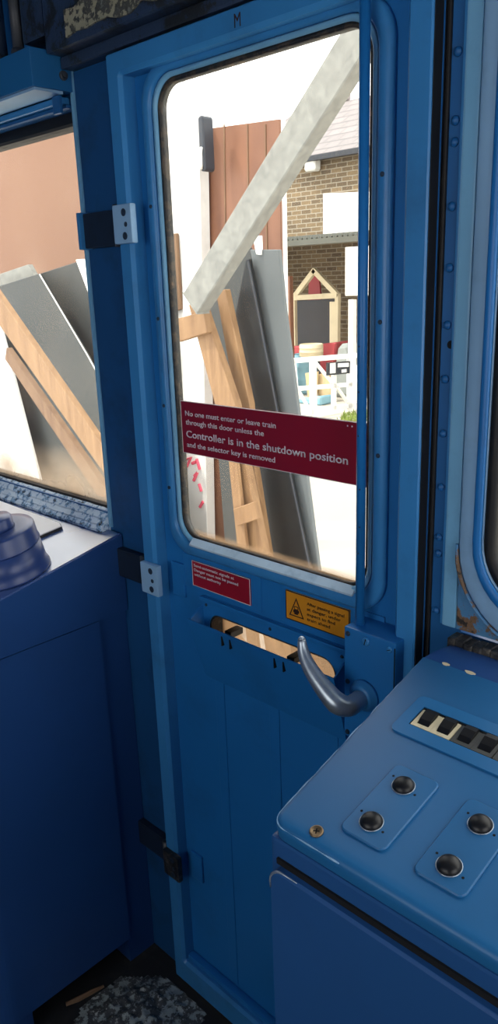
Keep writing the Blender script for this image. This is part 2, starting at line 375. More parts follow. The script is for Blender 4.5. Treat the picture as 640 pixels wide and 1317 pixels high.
# ================================================================== CAB SHELL
XL, XR, YB, ZC = -2.10, 0.80, -2.20, 2.10
struct('floor', B(XL - .05, XR + .05, YB - .05, 0.10, -0.06, 0.0), M['floor'], 'dark dirty cab floor in front of the blue door', 'floor')
struct('ceiling', B(XL - .05, XR + .05, YB - .05, 0.10, ZC, ZC + .05), M['ceil'], 'dark blue cab ceiling above the door and windscreens', 'ceiling')
def wall_with_holes(name, fixed, axis, u0, u1, holes, mat, label, t=0.05):
    """a wall built of slabs round rectangular openings; axis 'x' runs along x at y=fixed"""
    bm = bmesh.new()
    us = sorted({u0, u1} | {h[0] for h in holes} | {h[1] for h in holes})
    for a, b in zip(us, us[1:]):
        c = (a + b) / 2; hz = sorted((h[2], h[3]) for h in holes if h[0] <= c <= h[1]); z = 0.0
        for z0, z1 in hz + [(ZC, ZC)]:
            if z0 > z + 1e-6:
                if axis == 'x': box(bm, a, b, fixed, fixed + t, z, z0)
                else: box(bm, fixed, fixed + t, a, b, z, z0)
            z = z1
    bmesh.ops.remove_doubles(bm, verts=bm.verts, dist=1e-5)
    return struct(name, bm, mat, label, 'wall')
DX0, DX1 = -1.137, -0.532
WF = wall_with_holes('wall_front', 0.0, 'x', XL, XR,
    [(-2.03, -1.279, 1.09, 1.84), (-1.139, -0.5305, 0.0, 1.892), (-0.478, 0.55, 1.07, 1.88)], M['wall'],
    'blue painted front wall of the cab around door and windscreens')
wall_with_holes('wall_right', XR, 'y', YB, 0.0, [(-1.25, -0.2, 1.0, 1.95)], M['wall'], 'blue side wall of the cab with a wide opening added for light')  # opening invented in the unseen wall to light the cab
wall_with_holes('wall_left', XL - 0.05, 'y', YB, 0.0, [], M['wall'], 'blue side wall of the cab beyond the driver desk')
wall_with_holes('wall_rear', YB - 0.05, 'x', XL, XR, [(-1.2, 0.2, 1.0, 1.98)], M['wall'], 'blue rear wall of the cab with a wide opening added for light')  # unseen opening, sized for the light it throws on the door

# pillar lip beside the left windscreen, right pillar strips and rivets -> parts of the front wall
obj('pillar_lip', B(-1.2815, -1.2715, -0.005, 0.05, 1.06, 1.90, bev=0.003), M['pale'], WF)
obj('door_pillar', B(-1.2705, -1.1395, -0.0012, 0.0, 0.0, 1.895), M['pillar'], WF)  # thin darker facing, carries the pillar's shade in its colour
obj('pillar_strip', B(-0.504, -0.4835, -0.006, 0.0, 1.075, 2.09, bev=0.003), M['pale'], WF)
obj('pillar_edge', B(-0.5085, -0.5045, -0.003, 0.0, 1.075, 2.09, bev=0.0012), M['frame'], WF)
rv0 = None
for z in (1.975, 1.90, 1.779, 1.708, 1.685, 1.615, 1.545, 1.477, 1.41, 1.34, 1.268, 1.198, 1.175, 1.091):
    if rv0 is None:
        rv0 = obj('rivet', lathe(bmesh.new(), [(0.0056, 0), (0.0053, 0.0018), (0.0038, 0.0036), (0.0016, 0.0045), (0, 0.0047)], (-0.5165, 0, 1.975), (0, -1, 0), 18), M['wall'], WF, True)
    else: copy_part(rv0, WF, (0, 0, z - 1.975))
obj('bolt_hole', lathe(bmesh.new(), [(0.0052, 0), (0.0052, 0.0006), (0, 0.0007)], (-0.5105, 0.0, 1.453), (0, -1, 0), 18), M['void'], WF)
obj('door_seal', B(-0.5305, -0.5245, -0.004, 0.03, 0.02, 2.0, bev=0.002), M['rubber'], WF)

# header above the door
tr = struct('trim_1', B(-1.268, 0.5, -0.055, 0.0, 1.915, 2.10, bev=0.006), M['dark_trim'], 'dark flaked header beam over the cab door', 'trim')
struct('trim_2', B(-1.268, 0.5, -0.028, 0.0, 1.896, 1.9145, bev=0.004), M['dark_trim'], 'thin dark strip under the flaked header beam', 'trim')
# loose cream paint on the header
bm = bmesh.new()
loop = []
random.seed(3)
for i in range(17): loop.append((-1.20 + 0.028 * i, 1.928 + random.uniform(-.006, .007)))
for i in range(17): loop.append((-1.20 + 0.028 * (16 - i), 1.962 + 0.002 * (16 - i) + random.uniform(-.007, .006)))
plate(bm, loop, -0.0585, -0.055)
obj('flaking_coat', bm, M['cream_flake'], tr)

# ------------------------------------------------------------------ windscreens
def pane(bm, x0, x1, z0, z1, y, r=0.03, t=0.005): return plate(bm, rrect(x0, x1, z0, z1, r), y, y + t)
w1 = struct('window_1', ring(bmesh.new(), rrect(-2.045, -1.2715, 1.078, 1.852, 0.03), rrect(-2.012, -1.2845, 1.096, 1.818, 0.024), 0.012, 0.05, ch_in=0.004), M['rubber'], 'left windscreen with black rubber surround above the driver desk', 'window')
obj('glass_pane', pane(bmesh.new(), -2.012, -1.2845, 1.096, 1.818, 0.028, 0.024), M['glass_side'], w1)
obj('head_rail', B(-2.09, -1.29, -0.022, 0.0, 1.848, 1.8592, bev=0.004), M['frame'], w1)
obj('head_rail', B(-2.09, -1.285, -0.012, 0.0, 1.8405, 1.8475, bev=0.002), M['wall'], w1)
bm = bmesh.new()
prof = [(-0.026, 1.052), (-0.026, 1.0575), (-0.0195, 1.0635), (-0.0185, 1.0665), (-0.0105, 1.0740), (-0.0095, 1.0770), (-0.001, 1.0865), (0.010, 1.0935), (0.010, 1.052)]
rows = []
for i in range(121):
    x = -2.09 + (2.09 - 1.282) * i / 120
    rows.append([bm.verts.new((x, y + 0.0012 * noise.noise(Vector((x * 40, y * 90, 0))), z + 0.0016 * noise.noise(Vector((x * 45, y * 120, 5))))) for y, z in prof])
for A, C in zip(rows, rows[1:]):
    for i in range(len(prof)): bm.faces.new((A[i], A[(i + 1) % len(prof)], C[(i + 1) % len(prof)], C[i]))
bm.faces.new(rows[0]); bm.faces.new(rows[-1])
obj('window_sill', bm, M['sill'], w1)
obj('corner_bracket', B(-1.302, -1.280, -0.030, -0.0225, 1.830, 1.8592, bev=0.003), M['wall'], w1)

w2 = struct('window_2', ring(bmesh.new(), rrect(-0.4815, 0.60, 1.075, 1.96, 0.12, 10), rrect(-0.446, 0.565, 1.125, 1.925, 0.085, 10), -0.012, 0.03, ch_in=0.004, ch_out=0.004), M['grey_blue'], 'right windscreen with pale blue frame beside the riveted pillar', 'window', True)
obj('frame_step', ring(bmesh.new(), rrect(-0.459, 0.578, 1.108, 1.937, 0.098, 10), rrect(-0.4475, 0.566, 1.123, 1.926, 0.086, 10), -0.018, -0.0125, ch_in=0.002, ch_out=0.002), M['door'], w2, True)
obj('rubber_seal', ring(bmesh.new(), rrect(-0.446, 0.565, 1.125, 1.925, 0.085, 10), rrect(-0.433, 0.552, 1.14, 1.912, 0.07, 10), -0.010, 0.03, ch_in=0.004), M['rubber'], w2, True)
obj('glass_pane', pane(bmesh.new(), -0.433, 0.552, 1.14, 1.912, 0.016, 0.07), M['glass'], w2)
# rusty corner wedge between pillar strip and windscreen, and the grimy ledge
bm = bmesh.new()
plate(bm, [(-0.4825, 1.075), (-0.4825, 1.205), (-0.478, 1.205), (-0.471, 1.165), (-0.452, 1.128), (-0.425, 1.100), (-0.39, 1.082), (-0.36, 1.076)], -0.004, 0.0)
struct('trim_3', bm, M['rust'], 'rusty flaked corner gusset at the foot of the right windscreen', 'trim')
bm = bmesh.new()
ctr = [(-0.4815 + 0.12 + 0.121 * math.cos(math.radians(a)), -0.0125, 1.075 + 0.12 + 0.121 * math.sin(math.radians(a))) for a in range(178, 275, 6)]
tube(bm, ctr, [0.0018 + 0.0022 * abs(noise.noise(Vector(p) * 60)) for p in ctr], 8)
struct('trim_4', bm, M['rust'], 'cracked brown filler line around the right windscreen corner', 'trim')
bm = bmesh.new()
for i in range(60):
    x = -0.478 + i * 0.0125
    d = 0.010 * noise.noise(Vector((x * 30, 1, 2)))
    box(bm, x, x + 0.013, -0.036 - abs(d), -0.0125 if x > -0.485 else 0, 1.060, 1.076 + d * .5, bev=0.002, seg=1)
struct('trim_5', bm, M['grime'], 'grimy crumbling ledge behind the right-hand console', 'trim')

# ================================================================== THE DOOR
WX0, WX1, WZ0, WZ1 = -1.050, -0.6285, 1.085, 1.846     # glazed opening
door = thing('door_1', (-0.83, 0, 0), 'narrow blue cab door with tall window and steel lever handle', 'door', None, 'structure')
# leaf with window hole and vent slot: built as a slab of rings
SX0, SX1, SZ0, SZ1 = -0.985, -0.688, 0.880, 0.955
bm = bmesh.new()
for (x0, x1, z0, z1) in ((DX0, WX0, 1.07, 1.875), (WX1, DX1, 1.07, 1.875), (DX0, DX1, 1.850, 1.89)):
    pass
# upper: ring round the window
ring(bm, rrect(DX0, DX1, 1.02, 1.89, 0.002), rrect(WX0, WX1, WZ0, WZ1, 0.045), 0.0, 0.016)
ring(bm, rrect(DX0, DX1, 0.82, 1.02, 0.002), rrect(SX0, SX1, SZ0, SZ1, 0.028), 0.0, 0.035)
box(bm, DX0, DX1, 0.0, 0.035, 0.012, 0.82)
obj('door_leaf', bm, M['door'], door)
bm = ring(bmesh.new(), rrect(DX0, DX1, 0.012, 1.892, 0.004), rrect(-1.103, -0.567, 0.072, 1.858, 0.004), -0.030, 0.0, ch_in=0.006, ch_out=0.002)
obj('border_frame', bm, M['frame'], door)
obj('lower_rail', B(-1.103, -0.567, -0.018, 0.0, 0.06, 0.085, bev=0.006), M['door'], door)
obj('middle_panel', B(-1.052, -0.852, -0.003, 0.0, 0.99, 1.056, bev=0.0015), M['door'], door)
obj('middle_panel', B(-0.804, -0.60, -0.003, 0.0, 0.99, 1.056, bev=0.0015), M['door'], door)
for x in (-0.97, -0.83, -0.70): obj('stiffener_rib', B(x - .012, x + .012, -0.0018, 0.0, 0.09, 0.822, bev=0.0012), M['door'], door)
wf = obj('window_frame', ring(bmesh.new(), rrect(-1.080, -0.598, 1.058, 1.866, 0.055, 10), rrect(-1.058, -0.6205, 1.079, 1.850, 0.048, 10), -0.011, 0.0, ch_in=0.004, ch_out=0.004), M['frame'], door, True)
obj('inner_bead', ring(bmesh.new(), rrect(-1.0565, -0.622, 1.0795, 1.8495, 0.047, 10), rrect(-1.0475, -0.631, 1.088, 1.842, 0.042, 10), -0.007, 0.006, ch_in=0.003, ch_out=0.002), M['pale'], wf, True)
for (x, z) in ((-1.069, 1.66), (-1.069, 1.48), (-1.069, 1.33), (-1.069, 1.18), (-0.61, 1.66), (-0.61, 1.48), (-0.61, 1.3)):
    screw(wf, x, z, -0.011, 0.0032, False)
obj('rubber_gasket', ring(bmesh.new(), rrect(-1.0475, -0.631, 1.088, 1.842, 0.042, 10), rrect(-1.0425, -0.636, 1.093, 1.8355, 0.036, 10), -0.002, 0.012), M['gasket'], door, True)
obj('highlight_ledge', yz_prism0([(-0.0135, 1.0785), (-0.0135, 1.0815), (-0.0030, 1.0915), (-0.0030, 1.0785)], -1.02, -0.652), M['ledge'], door)  # ledge added to draw the bright highlight below the glass
obj('glass_pane', pane(bmesh.new(), -1.0425, -0.636, 1.093, 1.8355, 0.005, 0.036), M['glass'], door)
lettering([('M', -0.842, -0.830, 1.867, 0.018)], M['ink'], door, -0.0301, 'letter_mark', 0.0)
obj('edge_seal', B(DX1 - .001, DX1 + .0012, -0.0265, 0.0, 0.02, 1.885), M['rubber'], door)
obj('seal_lip', B(DX1, DX1 + .0022, -0.0095, -0.0075, 0.02, 1.885), M['wall'], door)
# grab rail
gr = obj('locking_rail', tube(bmesh.new(), [(-0.6245, -0.030, 1.045), (-0.6245, -0.030, 1.905)], 0.0068, 16), M['door'], door, True)
for z in (1.16, 1.20, 1.255, 1.33, 1.39, 1.45): screw(gr, -0.6235 + random.uniform(-.002, .002), z, -0.0365, 0.0012, False)
# lower ledge strip
lp = obj('vent_backplate', ring(bmesh.new(), rrect(-1.003, -0.664, 0.822, 0.984, 0.006), rrect(SX0, SX1, SZ0, SZ1, 0.028), -0.006, 0.0, ch_out=0.002), M['door'], door)
obj('hinge_strip', B(-1.003, -0.664, -0.011, -0.006, 0.976, 0.984, bev=0.002), M['door'], lp)
obj('slot_lining', ring(bmesh.new(), rrect(SX0, SX1, SZ0, SZ1, 0.028), rrect(SX0 + .004, SX1 - .004, SZ0 + .004, SZ1 - .004, 0.024), -0.004, 0.034), M['grime'], lp)
obj('slot_pane', plate(bmesh.new(), rrect(SX0 + .004, SX1 - .004, SZ0 + .004, SZ1 - .004, 0.024), 0.024, 0.028), M['glass'], lp)
for xs in (-0.93, -0.78): obj('vent_catch', B(xs - .008, xs + .008, -0.012, 0.02, 0.922, 0.934, bev=0.002), M['black'], lp)
for (x, z) in ((-0.99, 0.968), (-0.83, 0.968), (-0.676, 0.968)): screw(lp, x, z, -0.006, 0.003, False)
# hopper tray that leans into the cab
bm = bmesh.new()
y_b, y_t = -0.010, -0.042
def hop(x, z, off): 
    k = (z - 0.822) / (0.948 - 0.822); return (x, y_b + (y_t - y_b) * k + off, z)
for (o0, o1) in ((0.0, 0.003),):
    lo = [(-1.004, 0.948), (-1.004, 0.936), (-0.997, 0.824), (-0.994, 0.822), (-0.668, 0.822), (-0.664, 0.826), (-0.664, 0.948)]
    A = [bm.verts.new(hop(x, z, o0)) for x, z in lo]; C = [bm.verts.new(hop(x, z, o1)) for x, z in lo]
    bm.faces.new(A); bm.faces.new(C)
    for i in range(len(lo)): bm.faces.new((A[i], A[(i + 1) % len(lo)], C[(i + 1) % len(lo)], C[i]))
for xs in (-1.002, -0.668):      # end cheeks
    q = [(xs, -0.006, 0.822), (xs, -0.006, 0.965), (xs, -0.016, 0.962), (xs, y_t + .003, 0.946), (xs, y_b + .003, 0.824)]
    A = [bm.verts.new(p) for p in q]; C = [bm.verts.new((p[0] + 0.003, p[1], p[2])) for p in q]
    bm.faces.new(A); bm.faces.new(C)
    for i in range(5): bm.faces.new((A[i], A[(i + 1) % 5], C[(i + 1) % 5], C[i]))
hp = obj('vent_hopper', bm, M['door'], door)
for x in (-0.915, -0.895, -0.79, -0.77):
    obj('hopper_notch', B(x - .0010, x + .0010, -0.0412, -0.030, 0.922, 0.940), M['void'], hp)
# lock case with screws, lever handle
lk = obj('lock_case', B(-0.638, -0.548, -0.050, 0.0, 0.866, 1.048, bev=0.003), M['door'], door)
obj('case_seam', B(-0.5505, -0.5490, -0.0506, -0.049, 0.868, 1.040), M['void'], lk)
screw(lk, -0.598, 1.036, -0.050, 0.0065, True, 'frame', ang=1.3)
screw(lk, -0.558, 1.036, -0.050, 0.0045, True, 'frame', ang=0.4)
screw(lk, -0.631, 1.038, -0.050, 0.004, False)
screw(lk, -0.631, 0.960, -0.050, 0.004, False)
screw(lk, -0.631, 0.874, -0.050, 0.004, False)
obj('handle_rose', lathe(bmesh.new(), [(0.025, 0), (0.024, 0.004), (0.0205, 0.006), (0.0200, 0.011), (0.0155, 0.013)], (-0.600, -0.050, 0.948), (0, -1, 0), 32), M['frame'], lk, True)
path = [(-0.600, -0.052, 0.948), (-0.598, -0.075, 0.948), (-0.599, -0.092, 0.949), (-0.610, -0.104, 0.956), (-0.634, -0.106, 0.974), (-0.658, -0.104, 0.993), (-0.674, -0.100, 1.012), (-0.680, -0.097, 1.030)]
rad = [0.0135, 0.0138, 0.0150, 0.0160, 0.0135, 0.0112, 0.0088, 0.0058]
pp = catmull(path, 6); rr = lerp_list(rad, 6)
bm = tube(bmesh.new(), pp, rr, 20, True)
lathe(bm, [(rr[-1], 0), (rr[-1] * .8, rr[-1] * .55), (rr[-1] * .4, rr[-1] * .85), (0, rr[-1] * .95)], pp[-1], pp[-1] - pp[-2], 20)
obj('lever_handle', bm, M['steel'], door, True, label='worn bare steel lever handle')
# hinges
for k, z in enumerate((1.635, 0.998, 0.335)):
    hg = obj('hinge', B(-1.136, -1.086, -0.041, -0.029, z - .031, z + .031, bev=0.003), M['grey_blue'] if k < 2 else M['grime'], door)
    obj('hinge_strap', B(-1.262, -1.142, -0.018, -0.0014, z - .032, z + .028, bev=0.004), M['strap_black'], hg)
    obj('hinge_cheek', B(-1.266, -1.256, -0.026, -0.0014, z - .034, z + .030, bev=0.003), M['frame'], hg)
    obj('hinge_knuckle', tube(bmesh.new(), [(-1.146, -0.022, z - .034), (-1.146, -0.022, z + .034)], 0.0085, 14), M['dark_metal'], hg, True)
    for dz, r in ((0.018, 0.0062), (-0.001, 0.004), (-0.019, 0.0062)):
        obj('hinge_screw', lathe(bmesh.new(), [(r, 0), (r, 0.0006), (r * .75, 0.0009), (r * .6, 0.0003), (0, 0.0002)], (-1.105 + (0.004 if r < .005 else 0), -0.041, z + dz), (0, -1, 0), 16), M['screw'], hg)
    obj('hinge_leaf', B(-1.085, -1.050, -0.006, 0.0, z - .034, z + .034, bev=0.003), M['door'], hg)

# signs on the door
s1 = tag(obj('door_notice', B(-1.0375, -0.6365, 0.0010, 0.0045, 1.2475, 1.3405, bev=0.001), M['red']), 'long dark red notice with white wording across the door window', 'sign')
obj('sign_edge', ring(bmesh.new(), rrect(-1.0375, -0.6365, 1.2475, 1.3405, 0.0005, 1), rrect(-1.0368, -0.6372, 1.2484, 1.3396, 0.0005, 1), 0.0004, 0.0010), M['white'], s1)
def fx(px, py): p = at(px, py, 0.006); return p.x, p.z
lettering([('No one must enter or leave train', -1.0265, -0.812, 1.3150, 0.0092),
           ('through this door unless the', -1.0265, -0.838, 1.2995, 0.0092),
           ('Controller is in the shutdown position', -1.0265, -0.671, 1.2765, 0.0130),
           ('and the selector key is removed', -1.0265, -0.815, 1.2595, 0.0092)], M['white'], s1, 0.0009)
for x in (-0.672, -0.664): obj('sign_stud', lathe(bmesh.new(), [(0.0013, 0), (0.0008, 0.0006), (0, 0.0007)], (x, 0.001, 1.3375 - .004), (0, -1, 0), 10), M['white'], s1)
s2 = tag(obj('signal_notice', B(-1.0245, -0.875, -0.0055, -0.0030, 0.998, 1.0475, bev=0.0006), M['red_small']), 'small red notice with three white lines below the door window', 'sign')
obj('sign_edge', ring(bmesh.new(), rrect(-1.0245, -0.875, 0.998, 1.0475, 0.0005, 1), rrect(-1.0235, -0.876, 0.999, 1.0465, 0.0005, 1), -0.0060, -0.0055), M['white'], s2)
lettering([('Semi-automatic signals at', -1.0195, -0.914, 1.0365, 0.0056),
           ('Danger must not be passed', -1.0195, -0.904, 1.0275, 0.0056),
           ('without authority', -1.0195, -0.948, 1.0185, 0.0056)], M['white'], s2, -0.0056)
s3 = tag(obj('warning_notice', B(-0.793, -0.662, -0.0055, -0.0030, 0.9995, 1.0505, bev=0.0006), M['yellow']), 'amber warning notice with black train triangle beside the lock case', 'sign')
obj('sign_edge', ring(bmesh.new(), rrect(-0.793, -0.662, 0.9995, 1.0505, 0.0005, 1), rrect(-0.7915, -0.6635, 1.001, 1.049, 0.0005, 1), -0.0060, -0.0055), M['ink'], s3)
bm = bmesh.new()
ring(bm, [(-0.7855, 1.008), (-0.754, 1.008), (-0.770, 1.0415)], [(-0.7825, 1.0098), (-0.757, 1.0098), (-0.770, 1.0370)], -0.0059, -0.0055)
plate(bm, rrect(-0.7765, -0.7640, 1.0145, 1.0205, 0.002, 2), -0.0059, -0.0055)
ring(bm, rrect(-0.7750, -0.7655, 1.0205, 1.0265, 0.002, 2), rrect(-0.7735, -0.767, 1.0215, 1.0250, 0.001, 2), -0.0059, -0.0055)
plate(bm, [(-0.7735, 1.0145), (-0.7675, 1.0145), (-0.766, 1.012), (-0.775, 1.012)], -0.0059, -0.0055)
obj('triangle_symbol', bm, M['ink'], s3)
lettering([('After passing a signal', -0.7475, -0.672, 1.0355, 0.0056), ('at danger, under', -0.7475, -0.679, 1.0265, 0.0056),
           ('expect to find', -0.7475, -0.690, 1.0175, 0.0056), ('train ahead', -0.7475, -0.700, 1.0085, 0.0056)], M['ink'], s3, -0.0056)

# ================================================================== RIGHT CONSOLE
SL = math.radians(11.28)
BX, BY, BZ = -0.482, -0.083, 1.0625
def top(x, y, h=0.0):
    return Vector((x, y - h * math.sin(SL), BZ + (y - BY) * math.tan(SL) + h * math.cos(SL)))
con = thing('control_console', (-0.1, -0.24, 0.0), 'sloping blue control console with black buttons, under the right windscreen', 'console')
CX0, CX1, CY0 = -0.478, 0.40, -0.393
def xyrect(x0, x1, y0, y1, r, n=6): return rrect(x0, x1, y0, y1, r, n)
def on_top(p, h): return tuple(top(p[0], p[1], h))
# lid : rounded front corners, thick edge, rounded back roll up to the ledge
bm = bmesh.new()
lid = [(CX1, BY), (CX0 - .008, BY)]
r = 0.020
for i in range(9):
    a = math.radians(180 + 90 * i / 8); lid.append((CX0 + .004 + r + r * math.cos(a), CY0 + r + r * math.sin(a)))
lid.append((CX1, CY0))
ctr = Vector((-0.05, -0.24))
def inset_xy(loop, d):
    out = []
    n = len(loop)
    for i in range(n):
        a = Vector(loop[i - 1]); b = Vector(loop[i]); e = Vector(loop[(i + 1) % n]); t = (e - a).normalized(); nr = Vector((-t.y, t.x))
        if nr.dot(ctr - b) < 0: nr = -nr
        q = b + nr * d
        if abs(b.y - BY) < 1e-6: q.y = BY
        out.append((q.x, q.y))
    return out
rows = [(0.0, -0.019), (0.0, -0.009), (0.0012, -0.0045), (0.004, -0.0012), (0.009, 0.0)]
vv = [[bm.verts.new(top(p[0], p[1], h)) for p in inset_xy(lid, d)] for d, h in rows]
n = len(lid)
for A, C in zip(vv, vv[1:]):
    for i in range(n): bm.faces.new((A[i], A[(i + 1) % n], C[(i + 1) % n], C[i]))
bm.faces.new(vv[-1]); bm.faces.new(vv[0])
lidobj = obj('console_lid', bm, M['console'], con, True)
md = lidobj.modifiers.new('b', 'EDGE_SPLIT'); md.split_angle = math.radians(40)
bm = bmesh.new()
wl = inset_xy(lid, 0.0016)[1:]
wp_ = []
for i in range(len(wl) - 1):
    a, b = Vector(wl[i]), Vector(wl[i + 1]); k = max(1, int((b - a).length / 0.006))
    wp_ += [a.lerp(b, j / k) for j in range(k)]
wp_ = [p for p in wp_ if p.y > -0.40 and p.x < -0.38]
pts = [top(p.x, p.y, -0.0035) for p in wp_]
tube(bm, pts, [max(0.00005, 0.0009 * (0.75 + 1.3 * noise.noise(p * 55))) for p in pts], 6)
obj('pale_rim', bm, M['grey_blue'], con, True)  # thin pale line of uneven width along the lid edge
# back roll
bm = bmesh.new()
prof = [(BY - .001, BZ - .001), (BY + .012, BZ + .0025), (BY + .028, BZ + .0045), (BY + .044, BZ + .005), (BY + .055, BZ + .002), (BY + .060, BZ - .012), (BY + .060, BZ - .05), (BY - .001, BZ - .05)]
xa = [(CX0 - .008, 1.0), (CX1, 1.0)]
rings = []
for x, e in ((CX0 - .006, .55), (CX0 - .002, .85), (CX0 + .008, 1.0), (CX1, 1.0)):
    rings.append([bm.verts.new((x + (0.018 * max(0, (y - BY)) / .06 if x < -.46 else 0), y, BZ - .05 + (z - BZ + .05) * (0.97 + .03 * e))) for y, z in prof])
for A, C in zip(rings, rings[1:]):
    for i in range(len(prof)): bm.faces.new((A[i], A[(i + 1) % len(prof)], C[(i + 1) % len(prof)], C[i]))
bm.faces.new(rings[0]); bm.faces.new(rings[-1])
o = obj('back_roll', bm, M['desk'], con, True); md = o.modifiers.new('b', 'EDGE_SPLIT'); md.split_angle = math.radians(40)
# chips along the crease
for x, w in ((-0.452, 0.005), (-0.418, 0.007)):
    lp_ = [(x + w * math.cos(a) * (1 + .2 * math.sin(3 * a)), BY + .001 + 0.0028 * math.sin(a)) for a in [2 * PI * k / 12 for k in range(12)]]
    obj('paint_chip', plate(bmesh.new(), lp_, 0.0006, -0.001, f3=lambda p, h: on_top(p, h)), M['cream'], con)
# body
bm = bmesh.new()
box(bm, CX0 + .006, CX1, -0.3905, -0.088, 0.0, 0.9815, bev=0.004)
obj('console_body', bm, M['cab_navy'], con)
# front panel with rounded upper corner and a dark gap above
bm = bmesh.new()
fl = [(CX1, 0.015), (CX0 + .014, 0.015)]
for i in range(7):
    a = math.radians(180 - 90 * i / 6); fl.append((CX0 + .012 + 0.018 + 0.018 * math.cos(a), 0.953 - 0.018 + 0.018 * math.sin(a)))
fl.append((CX1, 0.953))
plate(bm, fl, -0.402, -0.3908, 0.003)
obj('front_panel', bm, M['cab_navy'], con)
obj('panel_gap', B(CX0 + .016, CX1, -0.3935, -0.3905, 0.953, 0.9595), M['void'], con)
bm = bmesh.new()
edge = [(-0.463, -0.4015, 0.70)] + [(p[0] + .001, -0.4015, p[1] - .001) for p in fl[2:9]] + [(-0.43, -0.4015, 0.952)]
tube(bm, [(CX0 + .0125, -0.4005, 0.925)] + [(p[0] + .0012, -0.4005, p[1] - .0005) for p in fl[2:9]] + [(CX0 + .05, -0.4005, 0.9525)], [0.0006] + [0.0016] * 6 + [0.001, 0.0004], 8)
obj('pale_rim', bm, M['steel'], con, True)  # thin pale line round the panel's upper corner
# button plates
def push_button(px_, x, y):
    c = top(x, y, 0.0030); up = Vector((0, -math.sin(SL), math.cos(SL)))
    b = obj('push_button', lathe(bmesh.new(), [(0.0117, 0), (0.0116, 0.0015), (0.0104, 0.0038), (0.0082, 0.0058), (0.0045, 0.0071), (0, 0.0075)], c, up, 28), M['black'], px_, True)
    obj('button_ring', lathe(bmesh.new(), [(0.0126, 0), (0.0126, 0.0006), (0.0123, 0.0009), (0.0118, 0.0009), (0.0118, 0.0)], c, up, 28), M['steel'], px_, True)
    return b
def btn_plate(x0, x1, y0, y1, bx, bys):
    p = obj('button_plate', plate(bmesh.new(), xyrect(x0, x1, y0, y1, 0.008), 0.0030, -0.001, 0.0012, f3=on_top), M['console_hi'], con)
    for by in bys: push_button(p, bx, by)
    up = Vector((0, -math.sin(SL), math.cos(SL)))
    for by in bys:
        for dx, dy in ((-0.0165, 0.006), (0.0165, -0.004)):
            obj('screw_hole', lathe(bmesh.new(), [(0.0014, 0), (0.0014, 0.0002), (0, 0.0003)], top(bx + dx, by + dy, 0.0030), up, 10), M['void'], p)
    return p
btn_plate(-0.4055, -0.3515, -0.361, -0.257, -0.3815, (-0.2815, -0.338))
btn_plate(-0.3195, -0.2655, -0.362, -0.257, -0.2930, (-0.2825, -0.3395))
btn_plate(-0.2335, -0.1795, -0.362, -0.257, -0.2070, (-0.2825, -0.3395))
# switch panel
sw = obj('switch_panel', ring(bmesh.new(), xyrect(-0.4445, -0.165, -0.2165, -0.149, 0.008), xyrect(-0.430, -0.172, -0.199, -0.1655, 0.001), 0.0022, -0.001, f3=on_top), M['console_hi'], con)
obj('switch_well', plate(bmesh.new(), xyrect(-0.430, -0.172, -0.199, -0.1655, 0.001), 0.0006, -0.0006, f3=on_top), M['void'], sw)
for k in range(5):
    x0 = -0.428 + k * 0.0510
    mt = M['cream'] if k < 1 else M['smoke']
    bm = bmesh.new()
    for j in range(2):
        a = x0 + j * 0.0250
        ring(bm, xyrect(a, a + 0.0248, -0.198, -0.170, 0.0008, 2), xyrect(a + 0.0050, a + 0.0205, -0.193, -0.166 - .0055, 0.0006, 2), 0.0020, 0.0004, f3=on_top)
    so = obj('switch_surround', bm, mt, sw, label='cream surround of the first pair of switches' if k < 1 else None)
    for j in range(2):
        a = x0 + j * 0.0250
        bm = bmesh.new()
        pr = [(-0.1915, 0.001), (-0.186, 0.0042), (-0.176, 0.0066), (-0.169, 0.0050), (-0.167, 0.001)]
        A = [bm.verts.new(top(a + 0.0055, y, h)) for y, h in pr]; C = [bm.verts.new(top(a + 0.0200, y, h)) for y, h in pr]
        for i in range(len(pr)): bm.faces.new((A[i], A[(i + 1) % 5], C[(i + 1) % 5], C[i]))
        bm.faces.new(A); bm.faces.new(C)
        obj('rocker_switch', bm, M['black'], so)
# lid screw in a cup washer
up = Vector((0, -math.sin(SL), math.cos(SL)))
cs = obj('cup_washer', lathe(bmesh.new(), [(0.0075, 0), (0.0072, 0.0016), (0.0058, 0.0022), (0.0048, 0.0010), (0, 0.0009)], top(-0.4215, -0.3765, 0), up, 24), M['brass'], con, True)
bm = bmesh.new()
for a in (0.5, 0.5 + PI / 2):
    d = Vector((math.cos(a), math.sin(a))); q = Vector((-d.y, d.x)) * 0.0007
    c = Vector((-0.4215, -0.3765)); d = d * 0.0033
    bm.faces.new([bm.verts.new(top(p.x, p.y, 0.0012)) for p in (c - d - q, c + d - q, c + d + q, c - d + q)])
obj('screw_cross', bm, M['void'], cs)

# ================================================================== LEFT DESK
dk = thing('driver_desk', (-1.65, -0.2, 0.0), 'large navy blue driver desk under the left windscreen', 'desk')
TX = -1.2395
def dtop(x, y, h=0.0): return Vector((x, y - h * math.sin(SL), 1.0505 + (y + .03) * math.tan(SL) + h * math.cos(SL)))
def yz_prism(bm, prof, x0, x1, rnd=0.0):
    A = [bm.verts.new((x0, y, z)) for y, z in prof]; C = [bm.verts.new((x1, y, z)) for y, z in prof]; n = len(prof)
    for i in range(n): bm.faces.new((A[i], A[(i + 1) % n], C[(i + 1) % n], C[i]))
    bm.faces.new(A); bm.faces.new(C)
    return bm
def prism_xy(bm, loop, zf0, zf1):
    A = [bm.verts.new((p[0], p[1], zf0(p))) for p in loop]; C = [bm.verts.new((p[0], p[1], zf1(p))) for p in loop]; n = len(loop)
    for i in range(n): bm.faces.new((A[i], A[(i + 1) % n], C[(i + 1) % n], C[i]))
    bm.faces.new(A); bm.faces.new(C); return bm
